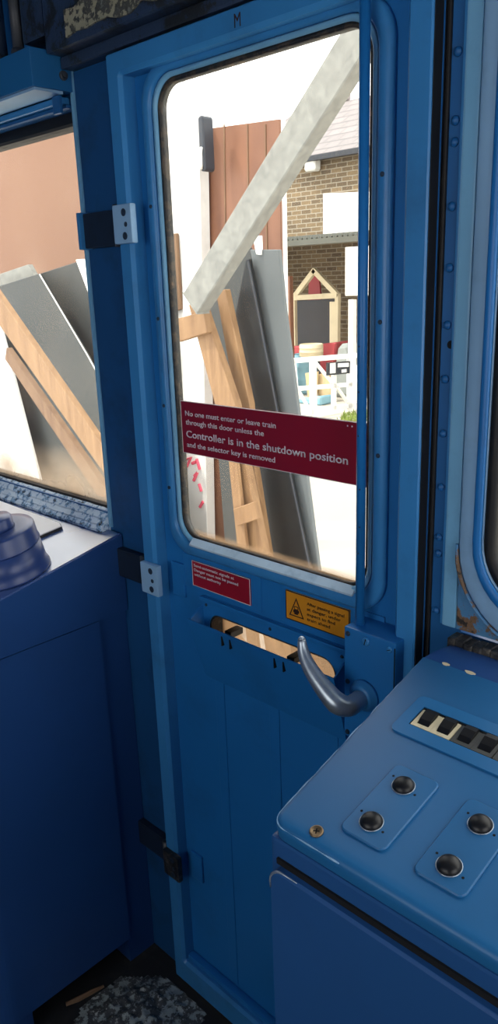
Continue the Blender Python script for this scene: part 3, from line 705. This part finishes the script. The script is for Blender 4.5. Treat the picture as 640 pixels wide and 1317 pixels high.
def desk_loop(x1, yf, yb, r):
    lp_ = [(XL + .02, yb), (XL + .02, yf)]
    for i in range(11):
        a = math.radians(-90 + 90 * i / 10); lp_.append((x1 - r + r * math.cos(a), yf + r + r * math.sin(a)))
    lp_.append((x1, yb)); return lp_
zt = lambda p: 1.0505 + (p[1] + .03) * math.tan(SL)
bm = prism_xy(bmesh.new(), desk_loop(TX, -0.425, -0.004, 0.06), lambda p: zt(p) - 0.004, zt)
bmesh.ops.bevel(bm, geom=[e for e in bm.edges if all(abs(v.co.z - zt(v.co)) < 1e-6 for v in e.verts)], offset=0.003, segments=2, affect='EDGES')
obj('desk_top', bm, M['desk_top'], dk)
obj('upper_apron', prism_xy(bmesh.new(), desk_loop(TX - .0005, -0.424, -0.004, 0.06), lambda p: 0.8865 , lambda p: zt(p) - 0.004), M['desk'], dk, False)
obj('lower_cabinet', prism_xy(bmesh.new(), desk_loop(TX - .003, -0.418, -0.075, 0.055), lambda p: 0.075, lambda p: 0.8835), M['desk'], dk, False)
obj('cabinet_return', prism_xy(bmesh.new(), [(XL + .02, -0.074), (TX - .012, -0.074), (TX - .012, -0.002), (XL + .02, -0.002)], lambda p: 0.0, lambda p: 0.8835), M['desk'], dk)
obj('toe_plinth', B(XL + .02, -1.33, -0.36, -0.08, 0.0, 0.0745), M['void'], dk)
obj('corner_foot', B(-1.305, -1.252, -0.385, -0.325, 0.0, 0.0745, bev=0.012), M['desk'], dk)

# round drum housing on the desk
dc = dtop(-1.319, -0.211, 0.0008)
dupv = Vector((0, -math.sin(SL), math.cos(SL)))
dr = thing('gauge_drum', dc, 'round navy drum with stepped lid standing on the driver desk', 'drum housing')
obj('drum_base', lathe(bmesh.new(), [(0.0760, 0), (0.0760, 0.004), (0.0730, 0.009), (0.0715, 0.020), (0.0700, 0.055)], dc, dupv, 56), M['drum'], dr, True)
obj('drum_collar', lathe(bmesh.new(), [(0.0702, 0.0555), (0.0712, 0.0575), (0.0705, 0.060), (0.0690, 0.062), (0.0685, 0.088), (0.066, 0.0915), (0.052, 0.0925), (0.034, 0.0925)], dc, dupv, 56), M['drum'], dr, True)
obj('drum_cap', lathe(bmesh.new(), [(0.0335, 0.0925), (0.0325, 0.098), (0.0322, 0.112), (0.0295, 0.1155), (0.0, 0.117)], dc, dupv, 48), M['drum'], dr, True)
# card board
bm = plate(bmesh.new(), [(-1.385, -0.052), (-1.405, -0.044), (-1.80, -0.035), (-1.80, -0.16), (-1.425, -0.150), (-1.40, -0.145)], 0.0075, 0.0005, 0.001, f3=lambda p, h: tuple(dtop(p[0], p[1], h)))
bd = tag(obj('document_board', bm, M['paper']), 'pale flat board lying on the desk behind the navy drum', 'board')
bm = plate(bmesh.new(), [(-1.384, -0.051), (-1.404, -0.043), (-1.81, -0.034), (-1.81, -0.161), (-1.424, -0.151), (-1.399, -0.146)], 0.0055, 0.0002, f3=lambda p, h: tuple(dtop(p[0], p[1], h)))
obj('board_backing', bm, M['grime'], bd, label='dark worn backing under the pale board')

# ================================================================== overhead box + pipes
ob = thing('overhead_box', (-1.6, -0.05, 1.865), 'blue metal blind box fixed above the left windscreen', 'box')
obj('box_shell', B(-2.08, -1.272, -0.084, -0.001, 1.8645, 1.924, bev=0.002), M['console'], ob)
obj('box_base', B(-2.08, -1.274, -0.080, -0.024, 1.8598, 1.8640), M['grey_blue'], ob)  # paler than the shell: light on the underside put into the colour
obj('end_bolt', lathe(bmesh.new(), [(0.008, 0), (0.008, 0.003), (0.005, 0.004), (0.005, 0.008), (0, 0.009)], (-1.272, -0.022, 1.888), (1, 0, 0), 12), M['dark_metal'], ob)
for k, (x, r, lab) in enumerate(((-1.36, 0.010, 'thin dark pipe rising above the blind box, next to the door pillar'), (-1.43, 0.017, 'thick dark blue pipe rising from the top of the blind box'))):
    p = obj('conduit_pipe', tube(bmesh.new(), [(x, -0.05, 1.925), (x, -0.05, 2.10)], r, 14), M['dark_trim' if k else 'dark_metal'], None, True); tag(p, lab, 'pipe')
    obj('pipe_collar', lathe(bmesh.new(), [(r * 1.35, 0), (r * 1.4, 0.012), (r * 1.1, 0.018)], (x, -0.05, 1.925), (0, 0, 1), 16), M['dark_metal'], p, True)

tag(obj('junction_box', B(-1.345, -1.275, -0.05, -0.0005, 1.945, 2.03, bev=0.006), M['dark_trim']), 'small dark flaking junction box above the door pillar', 'box')
# ================================================================== floor debris
bm = bmesh.new()
N = 36
x0, x1, y0, y1 = -1.235, -0.98, -0.26, -0.045
vs = {}
for i in range(N):
    for j in range(N):
        u, v = i / (N - 1), j / (N - 1)
        x = x0 + (x1 - x0) * u; y = y0 + (y1 - y0) * v
        dd = math.hypot((u - .5) * 1.9, (v - .5) * 1.9) + 0.35 * noise.noise(Vector((x * 12, y * 12, 0)))
        h = max(0.0, 1 - dd) * 0.022
        h += (0.010 * noise.noise(Vector((x * 60, y * 60, 3))) + 0.006 * noise.noise(Vector((x * 140, y * 140, 8)))) * min(1, h / .006)
        vs[i, j] = bm.verts.new((x, y, max(0.0005, h + .0006)))
for i in range(N - 1):
    for j in range(N - 1):
        q = (vs[i, j], vs[i + 1, j], vs[i + 1, j + 1], vs[i, j + 1])
        if max(v.co.z for v in q) > 0.0013: bm.faces.new(q)
bmesh.ops.delete(bm, geom=[v for v in bm.verts if not v.link_faces], context='VERTS')
tag(obj('floor_debris', bm, M['lino'], None, True), 'low heap of grey grit and rubble on the floor by the hinges', 'debris', None, 'stuff')
a = Vector((-1.262, -0.245, 0.006)); b = Vector((-1.238, -0.160, 0.006))
tag(obj('wood_splinter', tube(bmesh.new(), [a, a.lerp(b, .3) + Vector((.002, 0, 0)), a.lerp(b, .7), b], [0.0045, 0.006, 0.0055, 0.003], 7), M['pine_dark']), 'short pale stick lying on the dirty floor by the desk', 'stick')

# ================================================================== OUTSIDE
G = -1.10
struct('ground', B(-60, 40, 0.6, 60, G - .1, G), M['ground'], 'bright concrete yard outside the cab', 'ground')
def ext(name, pts, Y, th, mat, label, cat, lean=0.0, ground=True, group=None, bev=0.004):
    """outdoor slab from four surveyed corners TL, TR, BR, BL; the lower two run on down to the ground"""
    P = [at(px, py, Y, lean) for px, py in pts]
    if ground:
        for i, j in ((-2, -3), (-1, 0)):
            d = P[i] - P[j]
            if abs(d.z) > 1e-6: P[i] = P[j] + d * ((G - P[j].z) / d.z)
    nrm = Vector((0, 1, -lean)).normalized()
    bm = bmesh.new()
    A = [bm.verts.new(p) for p in P]; C = [bm.verts.new(p + nrm * th) for p in P]
    n = len(P); bm.faces.new(A); bm.faces.new(C)
    for i in range(n): bm.faces.new((A[i], A[(i + 1) % n], C[(i + 1) % n], C[i]))
    bmesh.ops.recalc_face_normals(bm, faces=bm.faces)
    if bev: bmesh.ops.bevel(bm, geom=list(bm.edges), offset=bev, segments=1, affect='EDGES')
    o = obj(name, bm, mat)
    return tag(o, label, cat, group) if label else o

# left windscreen view
ext('plywood_board', [(-130, 20), (190, 20), (190, 600), (-130, 600)], 4.2, 0.03, M['ply'], 'big tan plywood board outside the left windscreen', 'board')
ext('grey_sheet', [(48, 353), (107, 334), (175, 470), (215, 640), (130, 640)], 3.2, 0.02, M['mid_sheet'], 'grey sheet leaning behind a second one outside left windscreen', 'sheet', 0.0) 
ext('grey_sheet', [(-14, 372), (50, 352), (112, 455), (175, 575), (60, 668)], 3.0, 0.02, M['mid_sheet'], 'grey sheet with a pale seam edge seen behind the leaning plank', 'sheet', 0.0)
obj('pale_edge', tube(bmesh.new(), [at(51, 353, 2.998), at(112, 456, 2.998), at(150, 525, 2.998)], 0.006, 6), M['white_board'], bpy.data.objects['grey_sheet.001'])
ext('timber_batten', [(-8, 355), (36, 340), (160, 560), (110, 560)], 3.1, 0.05, M['pale_beam'], 'bleached batten whose end shows above the grey sheet', 'timber')
ext('white_batten', [(97, 334), (107, 333), (120, 372), (112, 374)], 3.05, 0.03, M['white_out'], 'thin white batten poking up above the grey sheets', 'timber')
ext('timber_plank', [(-12, 403), (-12, 366), (137, 581), (137, 614)], 1.9, 0.05, M['pine'], 'pale pine plank crossing the left windscreen view diagonally', 'timber')
ext('timber_plank', [(6, 462), (8, 447), (90, 564), (86, 580)], 2.1, 0.05, M['pine_dark'], 'darker thin plank behind the pale diagonal pine plank', 'timber')

ext('white_sheet', [(-90, 405), (0, 418), (62, 660), (-90, 660)], 2.85, 0.03, M['white_board'], 'white sheet left of the grey one, low in the left windscreen', 'sheet')
# door window view
ext('white_board', [(196, 60), (232, 60), (262, 720), (196, 720)], 3.9, 0.04, M['white_board'], 'tall white board at the hinge side of the door window', 'board')
wp = ext('white_post', [(233, 150), (255, 150), (267, 720), (237, 720)], 3.5, 0.10, M['white_board'], 'square white post left of the brown boards', 'post')
q_ = ext('brown_strip', [(212, 302), (226, 300), (232, 398), (218, 402)], 3.86, 0.035, M['pine_dark'], '', '', ground=False)
q_.parent = [o for o in bpy.data.objects if o.name == 'white_board'][0]
bp_ = ext('brown_board', [(254, 167), (359, 153), (366, 700), (270, 700)], 3.62, 0.03, M['brown'], 'tall red-brown timber panel with vertical joints behind the leaning sheets', 'board')
for px in (288, 318, 341):
    a = at(px, 160, 3.617); b = at(px + 6, 640, 3.617); obj('board_joint', tube(bmesh.new(), [a, (a + b) / 2, b], 0.006, 6), M['pine_dark'], bp_)
lp0 = at(261, 185, 3.42)
tl = thing('signal_lamp', lp0, 'black signal lamp fixed near the top of the white post', 'lamp')  # signal lamp, fixed to the post
bm = plate(bmesh.new(), [(lp0.x + x, lp0.z + z) for x, z in rrect(-0.029, 0.029, -0.19, 0.19, 0.028)], 3.40, 3.50, 0.01)
obj('lamp_body', bm, M['dark_metal'], tl)
bm = tube(bmesh.new(), [(lp0.x + .005, 3.395, lp0.z - .03), (lp0.x + .02, 3.37, lp0.z - .07), (lp0.x + .02, 3.37, lp0.z - .14), (lp0.x - .005, 3.395, lp0.z - .17)], 0.012, 8)
obj('lamp_handle', bm, M['white_out'], tl, True)
# red marks on the white board
for pts in ([(237, 592), (246, 588), (240, 600)], [(253, 590), (257, 604)], [(250, 612), (254, 607), (249, 618)], [(256, 622), (259, 632)], [(257, 652), (261, 645)], [(247, 596), (252, 594)]):
    q = [at(x, y, 3.497) for x, y in pts]; obj('red_mark', tube(bmesh.new(), q, 0.015, 6), M['pink_red'], wp)
# sheets
ext('grey_sheet', [(262, 345), (322, 318), (336, 520), (345, 715), (290, 715)], 3.1, 0.02, M['mid_sheet'], 'dull grey sheet behind the charcoal one in door window', 'sheet')
ext('light_grey_panel', [(321, 321), (358, 321), (366, 400), (385, 545), (410, 735), (398, 735)], 2.75, 0.03, M['grey_sheet'], 'light grey panel leaning beside the charcoal sheet in door window', 'panel')
ch = ext('charcoal_sheet', [(295, 440), (316, 333), (320, 333), (357, 528), (400, 738), (346, 738)], 2.7, 0.03, M['slate_sheet'], 'dark charcoal sheet leaning in the middle of the door window', 'sheet', 0.0)
obj('sheet_edge', tube(bmesh.new(), [at(319, 336, 2.693), at(356, 528, 2.693), at(398, 730, 2.693)], 0.008, 6), M['dark_metal'], ch)
ext('white_hook', [(325, 306), (333, 303), (334, 328), (329, 327)], 2.73, 0.03, M['white_out'], 'small white clip on top of the light grey panel', 'clip', ground=False, bev=0.002)
# planks
ext('timber_plank', [(300, 600), (276, 520), (242, 392), (258, 388), (302, 520), (316, 600), (340, 715), (320, 715)], 2.45, 0.06, M['pine'], 'broad pine plank leaning left of the charcoal sheet', 'timber')
ext('timber_plank', [(303, 520), (277, 376), (289, 372), (321, 520), (327, 600), (346, 720), (331, 720)], 2.58, 0.05, M['pine'], 'thin pine plank leaning close beside the charcoal sheet', 'timber')
ext('timber_plank', [(291, 570), (301, 570), (318, 718), (306, 718)], 2.40, 0.03, M['pine'], 'narrow pine strip below the red notice in door window', 'timber')
ext('timber_block', [(223, 411), (262, 400), (266, 428), (228, 440)], 2.40, 0.05, M['pine'], 'short pine crosspiece nailed across the broad plank', 'timber', ground=False)
ext('timber_block', [(299, 655), (327, 645), (331, 668), (304, 677)], 2.37, 0.03, M['pine'], 'pale square wood block across the planks low in door window', 'timber', ground=False)
# bleached beam: a long squared timber
def beam(name, a, b, w, t, Y, mat, label):
    A = at(*a, Y); Bp = at(*b, Y); ax = (Bp - A).normalized(); nrm = Vector((0, 1, 0)); nrm = (nrm - ax * nrm.dot(ax)).normalized(); sd = ax.cross(nrm)
    bm = bmesh.new(); L = (Bp - A).length
    t_ = bmesh.new(); bmesh.ops.create_cube(t_, size=1)
    for v in t_.verts: v.co = A + ax * (v.co.x + .5) * L + sd * v.co.y * w + nrm * (v.co.z + .5) * t
    bmesh.ops.bevel(t_, geom=list(t_.edges), offset=0.006, segments=1, affect='EDGES')
    add(bm, t_); return tag(obj(name, bm, mat), label, 'beam')
bmx = beam('squared_beam', (244, 390), (504, -30), 0.165, 0.10, 2.3, M['pale_beam'], 'bleached grey squared beam crossing the door window diagonally')

# far yard
def wx(px, Y): return at(px, 345, Y).x
def wz(px, py, Y): return at(px, py, Y).z
YB_ = 17.0
bld = thing('brick_building', (-12, YB_ + 2, G), 'yellow brick building with grey slate roof across the yard', 'building')
zE = wz(420, 196, YB_); zC = wz(420, 303, YB_ - 2.2)
bx0, bx1 = wx(300, YB_), wx(700, YB_)
obj('brick_wall', B(bx0, bx1, YB_, YB_ + .4, G, zE), M['brick'], bld)
zR = wz(440, 131, YB_ + 3.0)
obj('slate_roof', yz_prism(bmesh.new(), [(YB_ - .3, zE - .05), (YB_ + 3.0, zR), (YB_ + 3.0, zR - .15), (YB_ - .3, zE - .2)], bx0, bx1), M['slate'], bld)
obj('roof_gutter', B(bx0 + 3, bx1, YB_ - .42, YB_ - .3, zE - .22, zE - .08, bev=.02), M['dark_metal'], bld)
rt0 = obj('ridge_tile', B(bx0 + 2, bx0 + 2.22, YB_ + 2.95, YB_ + 3.1, zR, zR + .25, bev=.04, seg=1), M['slate'], bld)
for i in range(1, 36): copy_part(rt0, bld, (i * 0.5, 0, 0))
YF = 12.6
zC = wz(420, 303, YF)
bm = bmesh.new()
nc = 320; xs0, xs1 = wx(170, YF), wx(660, YF)
f, bk = [], []
for i in range(nc + 1):
    x = xs0 + (xs1 - xs0) * i / nc; w = 0.04 * math.sin(i * PI / 2)
    f.append((bm.verts.new((x, YF, zC + w)), bm.verts.new((x, YF, zC + w - .05)))); bk.append((bm.verts.new((x, YB_, zC + .15 + w)), bm.verts.new((x, YB_, zC + .10 + w))))
for i in range(nc):
    for k in (0, 1): bm.faces.new((f[i][k], f[i + 1][k], bk[i + 1][k], bk[i][k]))
    bm.faces.new((f[i][0], f[i + 1][0], f[i + 1][1], f[i][1]))
obj('corrugated_canopy', bm, M['corr'], bld)
obj('canopy_fascia', B(xs0, xs1, YF - .06, YF + .01, zC - .16, zC - .045), M['corr'], bld)
for x in (xs0, xs1 - .1): obj('added_shade_wall', B(x, x + .1, YF + .2, YB_, G, zC + .05), M['brick'], bld)  # unseen end walls, added to darken the space under the canopy
yb = YB_ - .06
ext('white_hoarding', [(415, 249), (480, 246), (480, 303), (415, 301)], YB_ - .10, 0.06, M['white_out'], 'blank white board fixed on the brick wall above the canopy', 'board', ground=False)
ext('wall_lamp', [(390, 201), (404, 199), (404, 219), (390, 221)], YB_ - .35, 0.30, M['white_out'], 'small white box lamp high on the brick wall', 'lamp', ground=False, bev=.05)

# gable frame stored under the canopy
YA = 14.2
gf = thing('gable_frame', at(405, 500, YA), 'cream painted timber gable frame standing under the canopy', 'frame')
def stick(parent, name, a, b, w, mat, Y, d=0.10):
    A = at(*a, Y); Bp = at(*b, Y); ax = (Bp - A).normalized(); nrm = Vector((0, 1, 0)); sd = ax.cross(nrm).normalized(); L = (Bp - A).length
    t_ = bmesh.new(); bmesh.ops.create_cube(t_, size=1)
    for v in t_.verts: v.co = A + ax * (v.co.x + .5) * L + sd * v.co.y * w + nrm * v.co.z * d
    return obj(name, t_, mat, parent)
def footpx(px, Y):
    lo, hi = 300, 900
    for _ in range(40):
        m_ = (lo + hi) / 2
        if at(px, m_, Y).z > G: lo = m_
        else: hi = m_
    return hi
stick(gf, 'frame_post', (378, 381), (380, footpx(380, YA)), .10, M['cream_wood'], YA)
stick(gf, 'frame_post', (434, 378), (433, footpx(433, YA)), .10, M['cream_wood'], YA)
stick(gf, 'inner_post', (428, 388), (428, footpx(428, YA)), .18, M['cream_wood'], YA + .03, .04)
stick(gf, 'rafter', (377, 384), (405, 347), .12, M['cream_wood'], YA)
stick(gf, 'rafter', (403, 347), (435, 381), .12, M['cream_wood'], YA)
stick(gf, 'tie_beam', (378, 383), (434, 380), .12, M['cream_wood'], YA - .01)
ext('dark_board', [(381, 387), (430, 384), (430, 470), (382, 470)], 15.0, .08, M['dark_metal'], 'dark slate-blue board stored behind the cream gable frame', 'board')
ext('red_sheet', [(397, 352), (409, 350), (412, 381), (396, 382)], 15.4, .06, M['red_out'], 'dull red sheet showing inside the peak of the gable frame', 'sheet')
ext('white_pole', [(360.5, 150), (363.5, 150), (367.5, 400), (364.5, 400)], 3.58, .03, M['white_out'], 'thin white pole along the edge of the brown boards', 'pole')
# clutter under the canopy
def drum_at(name, px, py_top, w, h, Y, mat, label, cat, bands=True):
    c = at(px, py_top, Y); 
    prof = [(w * .9, -h), (w, -h * .95), (w, -h * .66), (w * 1.04, -h * .64), (w, -h * .6), (w, -h * .34), (w * 1.04, -h * .32), (w, -h * .28), (w, -.02), (w * .9, 0), (w * .88, -.02), (0, -.03)]
    return tag(obj(name, lathe(bmesh.new(), prof, c, (0, 0, 1), 20), mat, None, True), label, cat)
hb = lambda px, py, Y: at(px, py, Y).z - G
drum_at('blue_barrel', 392, 455, .30, hb(392, 455, 13.2), 13.2, M['blue_out'], 'pale blue barrel behind the white gate', 'barrel')
tub = drum_at('white_tub', 400, 442, .27, hb(400, 442, 12.8) - hb(398, 458, 12.8), 12.8, M['cream_wood'], 'cream tub standing on the blue barrel behind the gate', 'tub')
ext('red_crate', [(408, 443), (432, 440), (430, 462), (410, 464)], 13.3, .5, M['red_out'], 'dull red crate under the gable frame', 'crate', bev=.03)
ext('red_crate', [(376, 445), (388, 445), (388, 475), (378, 478)], 13.6, .4, M['red_out'], 'narrow dark red crate at the left foot of the gable frame', 'crate', bev=.03)
ext('tarpaulin_bundle', [(432, 443), (448, 441), (456, 500), (424, 500)], 13.0, .5, M['tarp'], 'grey tarpaulin bundle beside the red crate', 'tarpaulin', bev=.1)
ext('brown_post', [(364, 358), (372, 355), (376, 540), (366, 540)], 12.6, .12, M['brown'], 'red-brown post close to the light grey panel', 'post')
ext('buff_board', [(392, 480), (408, 478), (405, 540), (398, 540)], 12.36, .05, M['straw'], 'buff board leaning behind the first gate bay', 'board')
ext('buff_board', [(408, 482), (422, 478), (434, 535), (410, 535)], 12.45, .05, M['straw'], 'wide buff board leaning behind the middle of the gate', 'board')
ext('blue_trough', [(378, 514), (412, 510), (412, 540), (380, 540)], 11.9, .4, M['blue_out'], 'low blue plastic trough behind the gate foot', 'trough', bev=.03)
def gpt(px, py):
    d = ray(px, py); t = (G - CAM.z) / d.z; return CAM + d * t
bm = bmesh.new()
c4 = [gpt(432, 546), gpt(482, 541), gpt(482, 529), gpt(442, 534)]
for i in range(260):
    u, v = random.random(), random.random()
    p = (c4[0].lerp(c4[1], u)).lerp(c4[3].lerp(c4[2], u), v)
    h = random.uniform(.05, .14); a_ = random.uniform(0, PI); w_ = Vector((math.cos(a_), math.sin(a_), 0)) * .02; tip = p + Vector((random.uniform(-.05, .05), random.uniform(-.05, .05), h))
    bm.faces.new([bm.verts.new(p - w_), bm.verts.new(p + w_), bm.verts.new(tip)])
tag(obj('grass_strip', bm, M['grass']), 'thin strip of green grass at the foot of the gate', 'grass', None, 'stuff')

# gate across the yard path: runs away from the cab
gp = at(381, 545, 10.2)
gA = Vector((gp.x, gp.y, 0)); 
def on_line(px, py):
    """point on the gate's vertical plane x = const + slope*y"""
    d = ray(px, py); k = GDX
    t = (gA.x - CAM.x - k * (gA.y - CAM.y)) / (d.x - k * d.y); return CAM + d * t
GDX = 0.10
gate = thing('field_gate', gA + Vector((0, 0, G)), 'white barred timber gate with a small dark notice, across the yard', 'gate')
def gbar(name, a, b, w, parent=None, mat='white_out', off=0.0):
    A = on_line(*a); Bp = on_line(*b); ax = (Bp - A).normalized(); nrm = Vector((1, -GDX, 0)).normalized(); sd = ax.cross(nrm).normalized(); L = (Bp - A).length
    t_ = bmesh.new(); bmesh.ops.create_cube(t_, size=1)
    for v in t_.verts: v.co = A + ax * (v.co.x + .5) * L + sd * v.co.y * w + nrm * (v.co.z * .06 + off)
    return obj(name, t_, M[mat], parent or gate)
gbar('top_rail', (376, 464), (460, 457), .09); gbar('middle_rail', (381, 500), (458, 494), .08); gbar('bottom_rail', (383, 533), (458, 520), .09)
gbar('gate_upright', (377, 462), (384, 548), .08); gbar('gate_upright', (402, 463), (403, 552), .14); gbar('gate_upright', (429, 482), (429, 527), .09); gbar('gate_upright', (449, 458), (449, 540), .10)
gbar('gate_brace', (405, 466), (431, 497), .05); gbar('gate_brace', (432, 497), (450, 522), .05); gbar('gate_brace', (384, 503), (396, 524), .04)
gs = gbar('gate_notice', (418, 474.5), (446, 472), .24, None, 'dark_metal', .05)
gn = Vector((1, -GDX, 0)).normalized()
def gplate(px0, px1, py0, py1, name):
    q = [on_line(px0, py0), on_line(px1, py0 - .7), on_line(px1, py1 - .7), on_line(px0, py1)]
    bm = bmesh.new(); A = [bm.verts.new(p + gn * .09) for p in q]; C = [bm.verts.new(p + gn * .081) for p in q]
    bm.faces.new(A); bm.faces.new(C)
    for i in range(4): bm.faces.new((A[i], A[(i + 1) % 4], C[(i + 1) % 4], C[i]))
    return obj(name, bm, M['white_out'], gs)
gplate(420, 427, 467, 480, 'notice_symbol'); gplate(430, 444, 467, 472, 'notice_text'); gplate(435, 441, 475, 479, 'notice_text')
# sign post beside the gate
sp = thing('sign_post', at(452, 540, 12.3), 'white post with blank white signboard beside the gate', 'sign')
p0 = at(453, 385, 12.3)
obj('post', B(p0.x - .06, p0.x + .06, 12.24, 12.36, G, p0.z), M['white_out'], sp)
s0, s1_ = at(444, 318, 12.2), at(478, 380, 12.2)
obj('signboard', B(s0.x, s1_.x, 12.19, 12.235, s1_.z, s0.z, bev=.01), M['white_out'], sp)
p1 = at(461, 470, 12.6)
obj('stay_post', B(p1.x - .07, p1.x + .07, 12.55, 12.65, G, p1.z), M['white_out'], sp)

# ================================================================== LIGHT
w = bpy.data.worlds.new('overcast_sky'); scn.world = w; w.use_nodes = True
bg = w.node_tree.nodes['Background']; bg.inputs['Color'].default_value = (1.0, 0.985, 0.96, 1); bg.inputs['Strength'].default_value = 2.8
sd = bpy.data.lights.new('sun', 'SUN'); sd.energy = 3.2; sd.angle = math.radians(4); sd.color = (1.0, 0.95, 0.86)
so_ = bpy.data.objects.new('sun', sd); COL.objects.link(so_)
sdir = Vector((0.55, 0.62, -1.15)).normalized()       # light travels this way: from behind the left of the cab
so_.rotation_euler = sdir.to_track_quat('-Z', 'Y').to_euler()
scn.view_settings.exposure = 0.25
